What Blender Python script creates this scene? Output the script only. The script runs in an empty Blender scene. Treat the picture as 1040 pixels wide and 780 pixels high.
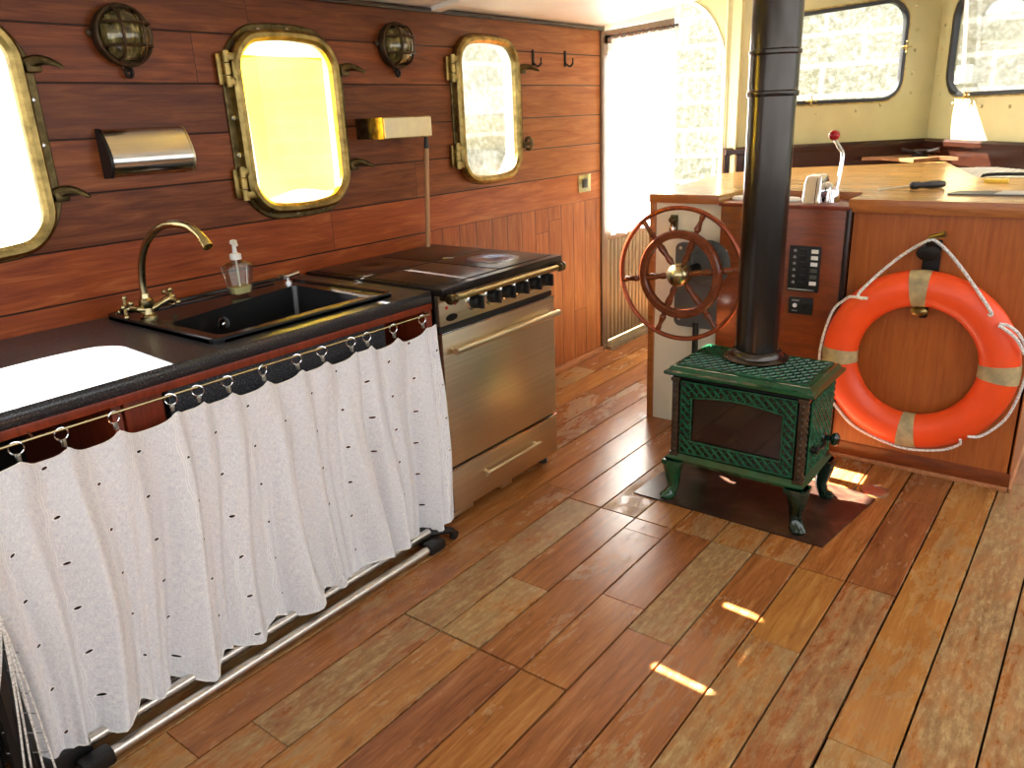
import bpy, bmesh, math, random
from mathutils import Vector, Matrix
PI = math.pi
rnd = random.Random(7)
COL = bpy.context.scene.collection
scene = bpy.context.scene

# ------------------------------------------------------------------ materials
def hexc(h, k=1.0):
    h = h.lstrip('#')
    out = []
    for i in (0, 2, 4):
        c = int(h[i:i+2], 16) / 255
        c = c / 12.92 if c <= .04045 else ((c + .055) / 1.055) ** 2.4
        out.append(min(c * k, 1))
    return (*out, 1)

class NT:
    def __init__(s, name):
        s.m = bpy.data.materials.new(name); s.m.use_nodes = True
        s.t = s.m.node_tree; s.t.nodes.clear()
        s.out = s.n('ShaderNodeOutputMaterial')
    def n(s, typ, **kw):
        nd = s.t.nodes.new(typ)
        for k, v in kw.items():
            if k == 'i':
                for a, b in v.items():
                    if isinstance(b, tuple) and len(b) == 2 and hasattr(b[0], 'bl_idname'):
                        s.t.links.new(b[0].outputs[b[1]], nd.inputs[a])
                    else: nd.inputs[a].default_value = b
            else: setattr(nd, k, v)
        return nd
    def l(s, a, ao, b, bi): s.t.links.new(a.outputs[ao], b.inputs[bi])
    def math(s, op, a, b=None):
        nd = s.n('ShaderNodeMath', operation=op)
        for k, v in enumerate((a, b)):
            if v is None: continue
            if isinstance(v, tuple): s.t.links.new(v[0].outputs[v[1]], nd.inputs[k])
            else: nd.inputs[k].default_value = v
        return (nd, 0)
    def mix(s, fac, a, b, blend='MIX'):
        nd = s.n('ShaderNodeMix', data_type='RGBA', blend_type=blend)
        for idx, v in ((0, fac), (6, a), (7, b)):
            if isinstance(v, tuple) and hasattr(v[0], 'bl_idname'): s.t.links.new(v[0].outputs[v[1]], nd.inputs[idx])
            else: nd.inputs[idx].default_value = v
        return (nd, 2)
    def ramp(s, fac, stops):
        nd = s.n('ShaderNodeValToRGB'); cr = nd.color_ramp
        while len(cr.elements) < len(stops): cr.elements.new(.5)
        for e, (p, c) in zip(cr.elements, stops): e.position = p; e.color = c
        s.t.links.new(fac[0].outputs[fac[1]], nd.inputs[0]); return (nd, 0)

def principled(nt, color, rough=.5, metal=0, bump=None, bstr=.2, bdist=.002, **kw):
    p = nt.n('ShaderNodeBsdfPrincipled')
    for k, v in (('Base Color', color), ('Roughness', rough), ('Metallic', metal)):
        if isinstance(v, tuple) and hasattr(v[0], 'bl_idname'): nt.t.links.new(v[0].outputs[v[1]], p.inputs[k])
        else: p.inputs[k].default_value = v
    for k, v in kw.items(): p.inputs[k.replace('_', ' ')].default_value = v
    if bump:
        b = nt.n('ShaderNodeBump'); b.inputs['Strength'].default_value = bstr; b.inputs['Distance'].default_value = bdist
        nt.t.links.new(bump[0].outputs[bump[1]], b.inputs['Height']); nt.l(b, 0, p, 'Normal')
    nt.l(p, 0, nt.out, 0)
    return p

def pos(nt, scale=(1, 1, 1), loc=(0, 0, 0), rot=(0, 0, 0)):
    tc = nt.n('ShaderNodeTexCoord'); mp = nt.n('ShaderNodeMapping')
    mp.inputs['Scale'].default_value = scale; mp.inputs['Location'].default_value = loc; mp.inputs['Rotation'].default_value = rot
    nt.l(tc, 'Object', mp, 0); return (mp, 0)

def noise(nt, vec, scale=5, detail=3, rough=.55, dist=0):
    nd = nt.n('ShaderNodeTexNoise'); nt.t.links.new(vec[0].outputs[vec[1]], nd.inputs['Vector'])
    nd.inputs['Scale'].default_value = scale; nd.inputs['Detail'].default_value = detail
    nd.inputs['Roughness'].default_value = rough; nd.inputs['Distortion'].default_value = dist
    return (nd, 0)

def simple(name, col, rough=.5, metal=0, var=.15, scale=30, bstr=.1, k=1.0, **kw):
    nt = NT(name); c = hexc(col, k)
    nz = noise(nt, pos(nt), scale)
    lo = tuple(x * (1 - var) for x in c[:3]) + (1,); hi = tuple(min(1, x * (1 + var)) for x in c[:3]) + (1,)
    principled(nt, nt.ramp(nz, [(.3, lo), (.7, hi)]), rough, metal, nz, bstr, **kw)
    return nt.m

def wood(name, a, b, scale=(1, 1, 1), rough=.35, grain=1.0, k=1.0, coat=0.0):
    """streaky wood; the axis with the small scale is the grain direction"""
    nt = NT(name)
    v = pos(nt, scale)
    n1 = noise(nt, v, 9, 5, .6, .6); n2 = noise(nt, v, 60, 3, .6)
    s = nt.math('ADD', nt.math('MULTIPLY', n1, .7), nt.math('MULTIPLY', n2, .3))
    c = nt.ramp(s, [(.5 - .2 / grain, hexc(b, k)), (.5 + .2 / grain, hexc(a, k))])
    principled(nt, c, rough, 0, n2, .12, .001, Coat_Weight=coat, Coat_Roughness=.12)
    return nt.m

M = {}
M['granite'] = (lambda nt: (principled(nt, nt.ramp(noise(nt, pos(nt), 220, 2, .7), [(.42, hexc('#212124')), (.6, hexc('#3d3e43')), (.72, hexc('#83838a'))]), .28, 0, noise(nt, pos(nt), 120), .05), nt.m)[1])(NT('granite'))
M['sink'] = simple('black_composite', '#121214', .22, 0, .2, 90, .05)
M['brass'] = simple('aged_brass', '#9a8450', .36, 1, .45, 28, .25)
M['brass_dark'] = simple('dark_bronze', '#5d5034', .42, 1, .5, 35, .3)
M['brass_bright'] = simple('satin_brass', '#b3a47c', .24, 1, .1, 40, .05)
M['screw'] = simple('screw_steel', '#c8c8c0', .3, 1, .1)
M['chrome'] = simple('chrome', '#e6e6ea', .08, 1, .02, 10, .0)
M['black'] = simple('black_plastic', '#141414', .4, 0, .2)
M['blackmetal'] = simple('black_metal', '#1b1512', .45, .6, .4)
M['white'] = simple('white_plastic', '#efefea', .35, 0, .04)
M['cream'] = simple('cream_paint', '#a29b70', .5, 0, .05, 6, .04)
M['creamwarm'] = simple('cream_panel', '#e0dcc8', .5, 0, .06, 8, .04)
M['ceil'] = simple('white_paint', '#f1ece0', .5, 0, .03, 5, .03)
M['lino'] = simple('grey_panel', '#4c504e', .45, .1, .12, 12, .05)
M['red'] = simple('red_knob', '#a3151c', .25, 0, .1)
M['redpl'] = simple('red_plastic', '#c02418', .4, 0, .1)
M['orange'] = simple('orange_ring', '#f4511c', .42, 0, .05, 9, .04)
M['tape'] = simple('beige_tape', '#dfd0a0', .5, 0, .25, 22, .1)
M['rope'] = (lambda nt: (principled(nt, nt.ramp(noise(nt, pos(nt), 160), [(.3, hexc('#a8a49c')), (.6, hexc('#f2eeea'))]), .8, 0, noise(nt, pos(nt), 200), .5), nt.m)[1])(NT('rope'))
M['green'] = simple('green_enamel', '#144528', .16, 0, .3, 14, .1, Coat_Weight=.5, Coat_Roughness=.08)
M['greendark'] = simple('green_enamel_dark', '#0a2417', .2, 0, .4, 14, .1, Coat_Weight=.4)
M['greenbrown'] = simple('brown_enamel', '#3a2a1a', .25, 0, .4, 20, .1, Coat_Weight=.3)
M['greenpale'] = simple('worn_green_edge', '#1f5538', .16, 0, .3, 30, .1)
M['soot'] = simple('sooty_iron', '#17130f', .5, .3, .5, 20, .2)
M['soap'] = simple('soap_liquid', '#d8cf9a', .2, 0, .1)
M['lampdark'] = simple('lamp_backing', '#3a2a1a', .45, .6, .4); M['lampcage'] = simple('lamp_cage', '#4a3824', .4, .7, .4)
M['mark_white'] = simple('label_white', '#e9e9e9', .5, 0, .03)
M['mark_grey'] = simple('label_grey', '#8c8c8c', .5, 0, .1)
M['paper'] = simple('paper', '#c9c9c4', .5, 0, .05)
M['yellowpl'] = simple('yellow_plastic', '#e0bc3a', .4, 0, .1)
M['cream_face'] = simple('ivory_face', '#e7dcb0', .35, 0, .05)
M['hobcast'] = simple('hob_cast_iron', '#1d1715', .3, .2, .3, 40, .1)
M['hobblue'] = simple('heat_blued_ring', '#59627a', .25, .8, .3, 30, .1)
M['trimwood'] = wood('baseboard_wood', '#c98a5c', '#9a5a34', (8, 1, 8), .4)

def brushed(name, a, b, scale, rough=.3):
    nt = NT(name)
    nz = noise(nt, pos(nt, scale), 20, 4, .6)
    r = nt.n('ShaderNodeMapRange'); nt.t.links.new(nz[0].outputs[0], r.inputs[0]); r.inputs[3].default_value = rough - .08; r.inputs[4].default_value = rough + .1
    principled(nt, nt.ramp(nz, [(.3, hexc(a)), (.7, hexc(b))]), (r, 0), 1, nz, .04)
    return nt.m
M['steel'] = brushed('brushed_steel', '#d6c8a8', '#e6d9ba', (1, .06, 6), .36)
M['steel_bright'] = brushed('polished_steel', '#d2d0ca', '#e8e6e2', (1, .1, 4), .16)
M['tube'] = brushed('steel_tube', '#cfcac2', '#e0dcd6', (6, .05, 6), .34)
def mk_pipe():
    nt = NT('flue_steel')
    nz = noise(nt, pos(nt, (1, 1, .25)), 9, 4, .6, .4)
    principled(nt, nt.ramp(nz, [(.3, hexc('#37302b')), (.6, hexc('#4c4845')), (.8, hexc('#5e4c40'))]), .24, .85, nz, .06)
    return nt.m
M['pipe'] = mk_pipe()

def thin_glass(name, tint=(1, 1, 1, 1), refl=.06):
    nt = NT(name)
    tr = nt.n('ShaderNodeBsdfTransparent'); tr.inputs[0].default_value = tint
    gl = nt.n('ShaderNodeBsdfGlossy'); gl.inputs['Roughness'].default_value = .03
    fr = nt.n('ShaderNodeLayerWeight'); fr.inputs[0].default_value = .25
    mx = nt.n('ShaderNodeMixShader')
    f = nt.math('MULTIPLY', (fr, 0), .5); f = nt.math('ADD', f, refl * .3)
    nt.t.links.new(f[0].outputs[0], mx.inputs[0]); nt.l(tr, 0, mx, 1); nt.l(gl, 0, mx, 2); nt.l(mx, 0, nt.out, 0)
    return nt.m
M['glass'] = thin_glass('window_glass')
M['bottle'] = thin_glass('clear_plastic', (.86, .88, .84, 1), .25)
def mk_stoveglass():
    nt = NT('sooty_stove_glass')
    nz = noise(nt, pos(nt), 9, 5, .7, .8)
    principled(nt, nt.ramp(nz, [(.35, hexc('#0c0908')), (.6, hexc('#2a1812')), (.72, hexc('#4a2c20'))]), .1, 0, Coat_Weight=.6, Coat_Roughness=.04)
    return nt.m
M['stoveglass'] = mk_stoveglass()
def mk_lampglass():
    nt = NT('ribbed_lamp_glass')
    nz = noise(nt, pos(nt, (1, 3, 1)), 24, 3)
    principled(nt, nt.ramp(nz, [(.35, hexc('#3d3418')), (.55, hexc('#6e6236')), (.7, hexc('#a89c68'))]), .08, .15, nz, .5, .004, Coat_Weight=.8)
    return nt.m
M['lampglass'] = mk_lampglass()

def translucent_mat(name, col, col2, amount=.5, scale=200, tex=True):
    nt = NT(name)
    c = nt.ramp(noise(nt, pos(nt), scale, 2), [(.35, hexc(col)), (.65, hexc(col2))])
    d = nt.n('ShaderNodeBsdfDiffuse'); t = nt.n('ShaderNodeBsdfTranslucent'); m = nt.n('ShaderNodeMixShader'); m.inputs[0].default_value = amount
    for x in (d, t): nt.t.links.new(c[0].outputs[0], x.inputs[0])
    nt.l(d, 0, m, 1); nt.l(t, 0, m, 2); nt.l(m, 0, nt.out, 0)
    return nt.m
M['yellow'] = translucent_mat('yellow_cloth', '#f2d634', '#f4dc40', .6, 4)
M['doorcurtain'] = translucent_mat('sheer_white', '#fbfbf8', '#ffffff', .6, 120)

def mk_curtain():
    nt = NT('white_embroidered_cotton')
    uv = nt.n('ShaderNodeUVMap'); sx = nt.n('ShaderNodeSeparateXYZ'); nt.l(uv, 0, sx, 0)
    U = (sx, 0); V = (sx, 1)
    cw = .165; ch = .13
    cu = nt.math('DIVIDE', U, cw); col = nt.math('FLOOR', cu); fu = nt.math('FRACT', cu)
    vv = nt.math('ADD', nt.math('DIVIDE', V, ch), nt.math('MULTIPLY', col, .37)); fv = nt.math('FRACT', vv)
    eu = nt.math('DIVIDE', nt.math('MULTIPLY', nt.math('SUBTRACT', fu, .5), cw), .0085)
    ev = nt.math('DIVIDE', nt.math('MULTIPLY', nt.math('SUBTRACT', fv, .5), ch), .0036)
    ev = nt.math('ADD', ev, nt.math('MULTIPLY', eu, .35))
    r2 = nt.math('ADD', nt.math('MULTIPLY', eu, eu), nt.math('MULTIPLY', ev, ev))
    hole = nt.math('LESS_THAN', r2, 1.0)
    rim = nt.math('LESS_THAN', r2, 2.6)
    wav = nt.math('MULTIPLY', nt.math('SINE', nt.math('MULTIPLY', V, 55)), .0045)
    lu = nt.math('SUBTRACT', nt.math('MULTIPLY', nt.math('SUBTRACT', fu, .34), cw), wav)
    la = nt.math('ABSOLUTE', lu)
    line = nt.math('MULTIPLY', nt.math('LESS_THAN', la, .0058), nt.math('GREATER_THAN', la, .0028))
    emb = nt.math('MAXIMUM', line, rim)
    tc = nt.n('ShaderNodeMapping'); nt.l(uv, 0, tc, 0); tc.inputs['Scale'].default_value = (60, 500, 1)
    w1 = noise(nt, (tc, 0), 1, 2)
    tc2 = nt.n('ShaderNodeMapping'); nt.l(uv, 0, tc2, 0); tc2.inputs['Scale'].default_value = (500, 60, 1)
    w2 = noise(nt, (tc2, 0), 1, 2)
    w = nt.math('MULTIPLY', nt.math('ADD', w1, w2), .5)
    base = nt.ramp(w, [(.35, hexc('#d8d8e2')), (.62, hexc('#ffffff'))])
    c = nt.mix(emb, base, hexc('#ffffff'))
    d = nt.n('ShaderNodeBsdfDiffuse'); t = nt.n('ShaderNodeBsdfTranslucent'); m = nt.n('ShaderNodeMixShader'); m.inputs[0].default_value = .12
    for x in (d, t): nt.t.links.new(c[0].outputs[c[1]], x.inputs[0])
    b = nt.n('ShaderNodeBump'); b.inputs['Strength'].default_value = .5; b.inputs['Distance'].default_value = .0015
    h = nt.math('ADD', nt.math('MULTIPLY', emb, 1.2), w)
    nt.t.links.new(h[0].outputs[0], b.inputs['Height'])
    for x in (d, t): nt.l(b, 0, x, 'Normal')
    nt.l(d, 0, m, 1); nt.l(t, 0, m, 2)
    tr = nt.n('ShaderNodeBsdfTransparent'); m2 = nt.n('ShaderNodeMixShader')
    nt.t.links.new(hole[0].outputs[0], m2.inputs[0]); nt.l(m, 0, m2, 1); nt.l(tr, 0, m2, 2); nt.l(m2, 0, nt.out, 0)
    return nt.m
M['curtain'] = mk_curtain()

def plank_wall(name='hull_boarding'):
    """horizontal boards .1588 m high above z=.97, upright boards below it beyond the cooker"""
    nt = NT(name)
    tc = nt.n('ShaderNodeTexCoord'); sp = nt.n('ShaderNodeSeparateXYZ'); nt.l(tc, 'Object', sp, 0)
    Yc = (sp, 1); Zc = (sp, 2)
    lower = nt.math('MULTIPLY', nt.math('LESS_THAN', Zc, .971), nt.math('GREATER_THAN', Yc, 2.63))
    # u = along board, v = across
    def sel(a, b):
        m = nt.n('ShaderNodeMix', data_type='FLOAT')
        nt.t.links.new(lower[0].outputs[0], m.inputs[0])
        nt.t.links.new(a[0].outputs[a[1]], m.inputs[2]); nt.t.links.new(b[0].outputs[b[1]], m.inputs[3]); return (m, 0)
    zz = nt.math('DIVIDE', nt.math('SUBTRACT', Zc, .0178), .1588); yy = nt.math('DIVIDE', nt.math('ADD', Yc, .02), .125)
    across = sel(zz, yy)
    along = sel(Yc, Zc)
    row = nt.math('FLOOR', across); f = nt.math('FRACT', across)
    wn0 = nt.n('ShaderNodeTexWhiteNoise', noise_dimensions='1D'); nt.t.links.new(row[0].outputs[0], wn0.inputs['W'])
    al = nt.math('DIVIDE', nt.math('ADD', along, nt.math('MULTIPLY', (wn0, 0), 9)), 2.6)
    seg = nt.math('FLOOR', al); fa = nt.math('FRACT', al)
    wn = nt.n('ShaderNodeTexWhiteNoise', noise_dimensions='2D')
    cb = nt.n('ShaderNodeCombineXYZ'); nt.t.links.new(row[0].outputs[0], cb.inputs[0]); nt.t.links.new(nt.math('ADD', seg, lower)[0].outputs[0], cb.inputs[1]); nt.l(cb, 0, wn, 0)
    edge = nt.math('MINIMUM', f, nt.math('SUBTRACT', 1.0, f))
    ew = nt.n('ShaderNodeMapRange'); nt.t.links.new(edge[0].outputs[0], ew.inputs[0]); ew.inputs[1].default_value = .010; ew.inputs[2].default_value = .024
    jw = nt.math('LESS_THAN', fa, .0008)
    # grain
    cg = nt.n('ShaderNodeCombineXYZ')
    nt.t.links.new(nt.math('MULTIPLY', along, 1.0)[0].outputs[0], cg.inputs[0])
    nt.t.links.new(nt.math('MULTIPLY', across, 1.6)[0].outputs[0], cg.inputs[1])
    nt.t.links.new(nt.math('MULTIPLY', (wn, 0), 20)[0].outputs[0], cg.inputs[2])
    g1 = noise(nt, (cg, 0), 3.2, 6, .62, 1.0)
    mp = nt.n('ShaderNodeMapping'); nt.l(cg, 0, mp, 0); mp.inputs['Scale'].default_value = (6, 60, 1)
    g2 = noise(nt, (mp, 0), 1, 3)
    g = nt.math('ADD', nt.math('MULTIPLY', g1, .7), nt.math('MULTIPLY', g2, .3))
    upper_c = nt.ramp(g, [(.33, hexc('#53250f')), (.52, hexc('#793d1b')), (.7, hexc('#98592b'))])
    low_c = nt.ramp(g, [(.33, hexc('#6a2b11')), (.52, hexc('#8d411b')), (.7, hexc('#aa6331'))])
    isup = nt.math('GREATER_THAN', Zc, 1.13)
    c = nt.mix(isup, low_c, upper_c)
    # boards tone
    tone = nt.n('ShaderNodeMapRange'); nt.l(wn, 0, tone, 0); tone.inputs[3].default_value = .72; tone.inputs[4].default_value = 1.25
    tv = nt.n('ShaderNodeCombineColor')
    for k in range(3): nt.l(tone, 0, tv, k)
    c = nt.mix(1.0, c, (tv, 0), 'MULTIPLY')
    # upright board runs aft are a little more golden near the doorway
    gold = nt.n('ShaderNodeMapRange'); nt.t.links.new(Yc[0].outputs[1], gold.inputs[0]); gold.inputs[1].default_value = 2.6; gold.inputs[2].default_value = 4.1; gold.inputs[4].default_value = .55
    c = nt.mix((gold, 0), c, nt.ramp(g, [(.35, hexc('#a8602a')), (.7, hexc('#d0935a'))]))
    gap = nt.math('MULTIPLY', (ew, 0), nt.math('SUBTRACT', 1.0, jw))
    c = nt.mix(gap, hexc('#1c0a05'), c)
    h = nt.math('ADD', nt.math('MULTIPLY', gap, 1.0), nt.math('MULTIPLY', g2, .12))
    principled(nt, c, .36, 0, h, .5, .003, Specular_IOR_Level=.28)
    return nt.m
M['hull'] = plank_wall()

def mk_floor():
    nt = NT('worn_deck_planks')
    at = nt.n('ShaderNodeAttribute', attribute_name='tone'); sc = nt.n('ShaderNodeSeparateColor'); nt.l(at, 0, sc, 0)
    hue = (sc, 0); wear = (sc, 1); sd = (sc, 2)
    tc = nt.n('ShaderNodeTexCoord')
    off = nt.n('ShaderNodeVectorMath', operation='ADD'); nt.l(tc, 'Object', off, 0)
    cmb = nt.n('ShaderNodeCombineXYZ'); nt.t.links.new(nt.math('MULTIPLY', sd, 37)[0].outputs[0], cmb.inputs[2]); nt.t.links.new(nt.math('MULTIPLY', sd, 11)[0].outputs[0], cmb.inputs[0])
    nt.l(cmb, 0, off, 1)
    mp = nt.n('ShaderNodeMapping'); nt.l(off, 0, mp, 0); mp.inputs['Scale'].default_value = (14, .9, 1)
    g = noise(nt, (mp, 0), 3, 6, .65, .8)
    mp2 = nt.n('ShaderNodeMapping'); nt.l(off, 0, mp2, 0); mp2.inputs['Scale'].default_value = (90, 7, 1)
    g2 = noise(nt, (mp2, 0), 2, 4, .7)
    # hue: 0 red brown, .5 orange, 1 golden
    gg = nt.math('ADD', nt.math('MULTIPLY', g, .65), nt.math('MULTIPLY', g2, .35))
    red = nt.ramp(gg, [(.35, hexc('#63341f')), (.55, hexc('#865030')), (.7, hexc('#a06b46'))])
    org = nt.ramp(gg, [(.35, hexc('#7c461f')), (.55, hexc('#a06634')), (.7, hexc('#ba8750'))])
    gold = nt.ramp(gg, [(.35, hexc('#8f5c28')), (.55, hexc('#ab793b')), (.7, hexc('#c0955a'))])
    h1 = nt.n('ShaderNodeMapRange'); nt.t.links.new(hue[0].outputs[0], h1.inputs[0]); h1.inputs[1].default_value = .0; h1.inputs[2].default_value = .5
    h2 = nt.n('ShaderNodeMapRange'); nt.t.links.new(hue[0].outputs[0], h2.inputs[0]); h2.inputs[1].default_value = .5; h2.inputs[2].default_value = 1
    c = nt.mix((h1, 0), red, org); c = nt.mix((h2, 0), c, gold)
    # weathered patches
    mp3 = nt.n('ShaderNodeMapping'); nt.l(off, 0, mp3, 0); mp3.inputs['Scale'].default_value = (5, 1.6, 1)
    p1 = noise(nt, (mp3, 0), 1.6, 5, .72, 1.2)
    mp4 = nt.n('ShaderNodeMapping'); nt.l(off, 0, mp4, 0); mp4.inputs['Scale'].default_value = (30, 9, 1)
    p2 = noise(nt, (mp4, 0), 2, 5, .75)
    pp = nt.math('ADD', p1, nt.math('MULTIPLY', nt.math('SUBTRACT', p2, .5), .55))
    th = nt.math('SUBTRACT', .79, nt.math('MULTIPLY', wear, .42))
    ms = nt.n('ShaderNodeMapRange'); nt.t.links.new(nt.math('SUBTRACT', pp, th)[0].outputs[0], ms.inputs[0]); ms.inputs[1].default_value = -.10; ms.inputs[2].default_value = .12
    grey = nt.ramp(p2, [(.32, hexc('#6c5438')), (.5, hexc('#937a52')), (.7, hexc('#bda678'))])
    wf = nt.math('MULTIPLY', (ms, 0), .72)
    c = nt.mix(wf, c, grey)
    # dark knots and stains
    mp5 = nt.n('ShaderNodeMapping'); nt.l(off, 0, mp5, 0); mp5.inputs['Scale'].default_value = (7, 3, 1)
    st = noise(nt, (mp5, 0), 2, 5, .7, .6)
    sm = nt.n('ShaderNodeMapRange'); nt.t.links.new(st[0].outputs[0], sm.inputs[0]); sm.inputs[1].default_value = .6; sm.inputs[2].default_value = .75; sm.inputs[4].default_value = .55
    c = nt.mix((sm, 0), c, hexc('#4c2a1a'))
    rr = nt.n('ShaderNodeMapRange'); nt.t.links.new(ms.outputs[0].node.outputs[0], rr.inputs[0]); rr.inputs[3].default_value = .24; rr.inputs[4].default_value = .58
    hh = nt.math('ADD', nt.math('MULTIPLY', g2, .5), nt.math('MULTIPLY', p2, .5))
    principled(nt, c, (rr, 0), 0, hh, .25, .002, Specular_IOR_Level=.34)
    return nt.m
M['floor'] = mk_floor()
M['gap'] = simple('plank_gap', '#140a06', .8, 0, .2)

def mk_stone(name, scale_row=.3, rot=(0, 0, 0)):
    nt = NT(name)
    v = pos(nt, (1, 1, 1), (0, 0, 0), rot)
    n0 = noise(nt, v, 2.5, 3)
    add = nt.n('ShaderNodeVectorMath', operation='MULTIPLY_ADD'); nt.t.links.new(n0[0].outputs[1], add.inputs[0]); add.inputs[1].default_value = (.05, .05, .05); nt.t.links.new(v[0].outputs[0], add.inputs[2])
    br = nt.n('ShaderNodeTexBrick'); nt.l(add, 0, br, 0)
    br.inputs['Color1'].default_value = hexc('#96967f'); br.inputs['Color2'].default_value = hexc('#b2b2a2'); br.inputs['Mortar'].default_value = hexc('#f8f8f4')
    br.inputs['Scale'].default_value = 1; br.inputs['Mortar Size'].default_value = .03; br.inputs['Mortar Smooth'].default_value = .5
    br.inputs['Brick Width'].default_value = .78; br.inputs['Row Height'].default_value = scale_row
    n1 = noise(nt, v, 14, 6, .75)
    sp = nt.ramp(n1, [(.38, hexc('#6c6d5c')), (.5, hexc('#bcbcac')), (.6, hexc('#ffffff'))])
    c = nt.mix(.45, (br, 0), sp)
    principled(nt, c, .9, 0, n1, .6, .02)
    return nt.m
M['stone_side'] = mk_stone('quay_stone_side', .3, (PI/2, 0, PI/2))
M['stone_end'] = mk_stone('quay_stone_end', .3, (PI/2, 0, 0))
M['water'] = simple('harbour_ground', '#3a4440', .3, 0, .2, 2, .1)

M['tablewood'] = wood('table_teak', '#d2a562', '#a8763a', (.6, 5, 5), .2, 1.2)
M['edgewood'] = wood('table_edge', '#b8743a', '#8a4c20', (.6, 6, 6), .3)
M['panelwood'] = wood('cabinet_veneer', '#b4682e', '#93481a', (9, 9, .5), .3, 1.0)
M['helmwood'] = wood('helm_mahogany', '#8e4419', '#5f2a0d', (.8, 4, 5), .3)
M['darkwood'] = wood('dark_mahogany', '#33180d', '#190a05', (3, .5, 3), .25)
M['redwood'] = wood('red_cabinet_wood', '#8c3517', '#5c1c0a', (6, 6, .6), .35)
M['wheelwood'] = wood('wheel_wood', '#8a4526', '#54240f', (4, 4, 4), .25)
M['wheelrim'] = simple('copper_rim', '#96472a', .25, .5, .2)
M['doorwood'] = wood('door_oak', '#8f7a58', '#5c482e', (6, 6, .4), .45)
M['doorframe'] = wood('door_frame_wood', '#7a5f47', '#4c3626', (6, 6, .5), .45)
M['rodwood'] = wood('rod_wood', '#c09060', '#93643a', (6, 6, .6), .5)
M['lighttri'] = wood('light_corner_wood', '#8a6440', '#5f4026', (.6, 4, 4), .35)
def mk_hearth():
    nt = NT('hearth_plate')
    n1 = noise(nt, pos(nt), 7, 6, .7, .8)
    principled(nt, nt.ramp(n1, [(.3, hexc('#1c1310')), (.5, hexc('#38251c')), (.68, hexc('#5e4231'))]), .33, .25, n1, .3, .003)
    return nt.m
M['hearth'] = mk_hearth()

# ------------------------------------------------------------------ mesh helpers
def T(bm, mtx): bmesh.ops.transform(bm, matrix=mtx, verts=bm.verts); return bm
def merge(dst, src):
    me = bpy.data.meshes.new('tmp'); src.to_mesh(me); dst.from_mesh(me); bpy.data.meshes.remove(me); src.free(); return dst
def box(bm, x0, x1, y0, y1, z0, z1, bev=.0, seg=2):
    t = bmesh.new(); bmesh.ops.create_cube(t, size=1)
    for v in t.verts:
        v.co = Vector(((x0 + x1) / 2 + v.co.x * (x1 - x0), (y0 + y1) / 2 + v.co.y * (y1 - y0), (z0 + z1) / 2 + v.co.z * (z1 - z0)))
    if bev > 0:
        bev = min(bev, .45 * min(abs(x1 - x0), abs(y1 - y0), abs(z1 - z0)))
        bmesh.ops.bevel(t, geom=list(t.edges), offset=bev, segments=seg, affect='EDGES', profile=.6)
    return merge(bm, t)
def frame_from(d):
    d = Vector(d).normalized(); a = Vector((0, 0, 1)) if abs(d.z) < .9 else Vector((1, 0, 0))
    u = d.cross(a).normalized(); v = d.cross(u).normalized(); return u, v, d
def loft(bm, rings, closed=False, cap=True):
    vs = [[bm.verts.new(p) for p in r] for r in rings]
    n = len(vs[0]); m = len(vs)
    for i in range(m if closed else m - 1):
        a, b = vs[i], vs[(i + 1) % m]
        for j in range(n):
            k = (j + 1) % n
            try: bm.faces.new((a[j], a[k], b[k], b[j]))
            except ValueError: pass
    if cap and not closed:
        for r in (vs[0][::-1], vs[-1]):
            try: bm.faces.new(r)
            except ValueError: pass
    return bm
def lathe(bm, prof, o, d, seg=24, sx=1, sy=1):
    u, v, d = frame_from(d); o = Vector(o)
    rings = []
    for r, h in prof:
        r = max(r, 1e-5)
        rings.append([o + d * h + u * (sx * r * math.cos(2 * PI * k / seg)) + v * (sy * r * math.sin(2 * PI * k / seg)) for k in range(seg)])
    return loft(bm, rings)
def cyl(bm, a, b, r, r2=None, seg=16):
    a = Vector(a); b = Vector(b); L = (b - a).length
    return lathe(bm, [(r, 0), (r if r2 is None else r2, L)], a, b - a, seg)
def tube(bm, pts, r, seg=10, closed=False, rf=None):
    pts = [Vector(p) for p in pts]; n = len(pts); rings = []; u = None
    for i, p in enumerate(pts):
        a = pts[i - 1] if (i > 0 or closed) else p; b = pts[(i + 1) % n] if (i < n - 1 or closed) else p
        d = (b - a).normalized()
        if u is None: u, v, _ = frame_from(d)
        else:
            u = (u - d * u.dot(d)); u = u.normalized() if u.length > 1e-6 else frame_from(d)[0]
        v = d.cross(u)
        rr = rf(i / (n - 1)) if rf else r
        rings.append([p + u * (rr * math.cos(2 * PI * k / seg)) + v * (rr * math.sin(2 * PI * k / seg)) for k in range(seg)])
    return loft(bm, rings, closed)
def sphere(bm, c, r, s=(1, 1, 1), seg=16):
    t = bmesh.new(); bmesh.ops.create_uvsphere(t, u_segments=seg, v_segments=max(6, seg // 2), radius=r)
    for v in t.verts: v.co = Vector((c[0] + v.co.x * s[0], c[1] + v.co.y * s[1], c[2] + v.co.z * s[2]))
    return merge(bm, t)
def smoothpts(pts, n=8, closed=False):
    """Catmull-Rom"""
    P = [Vector(p) for p in pts]; out = []; m = len(P)
    for i in range(m if closed else m - 1):
        p0 = P[i - 1] if (i > 0 or closed) else P[0]; p1 = P[i]; p2 = P[(i + 1) % m]; p3 = P[(i + 2) % m] if (i + 2 < m or closed) else P[-1]
        for k in range(n):
            t = k / n
            out.append(.5 * ((2 * p1) + (-p0 + p2) * t + (2 * p0 - 5 * p1 + 4 * p2 - p3) * t * t + (-p0 + 3 * p1 - 3 * p2 + p3) * t ** 3))
    if not closed: out.append(P[-1])
    return out
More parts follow.
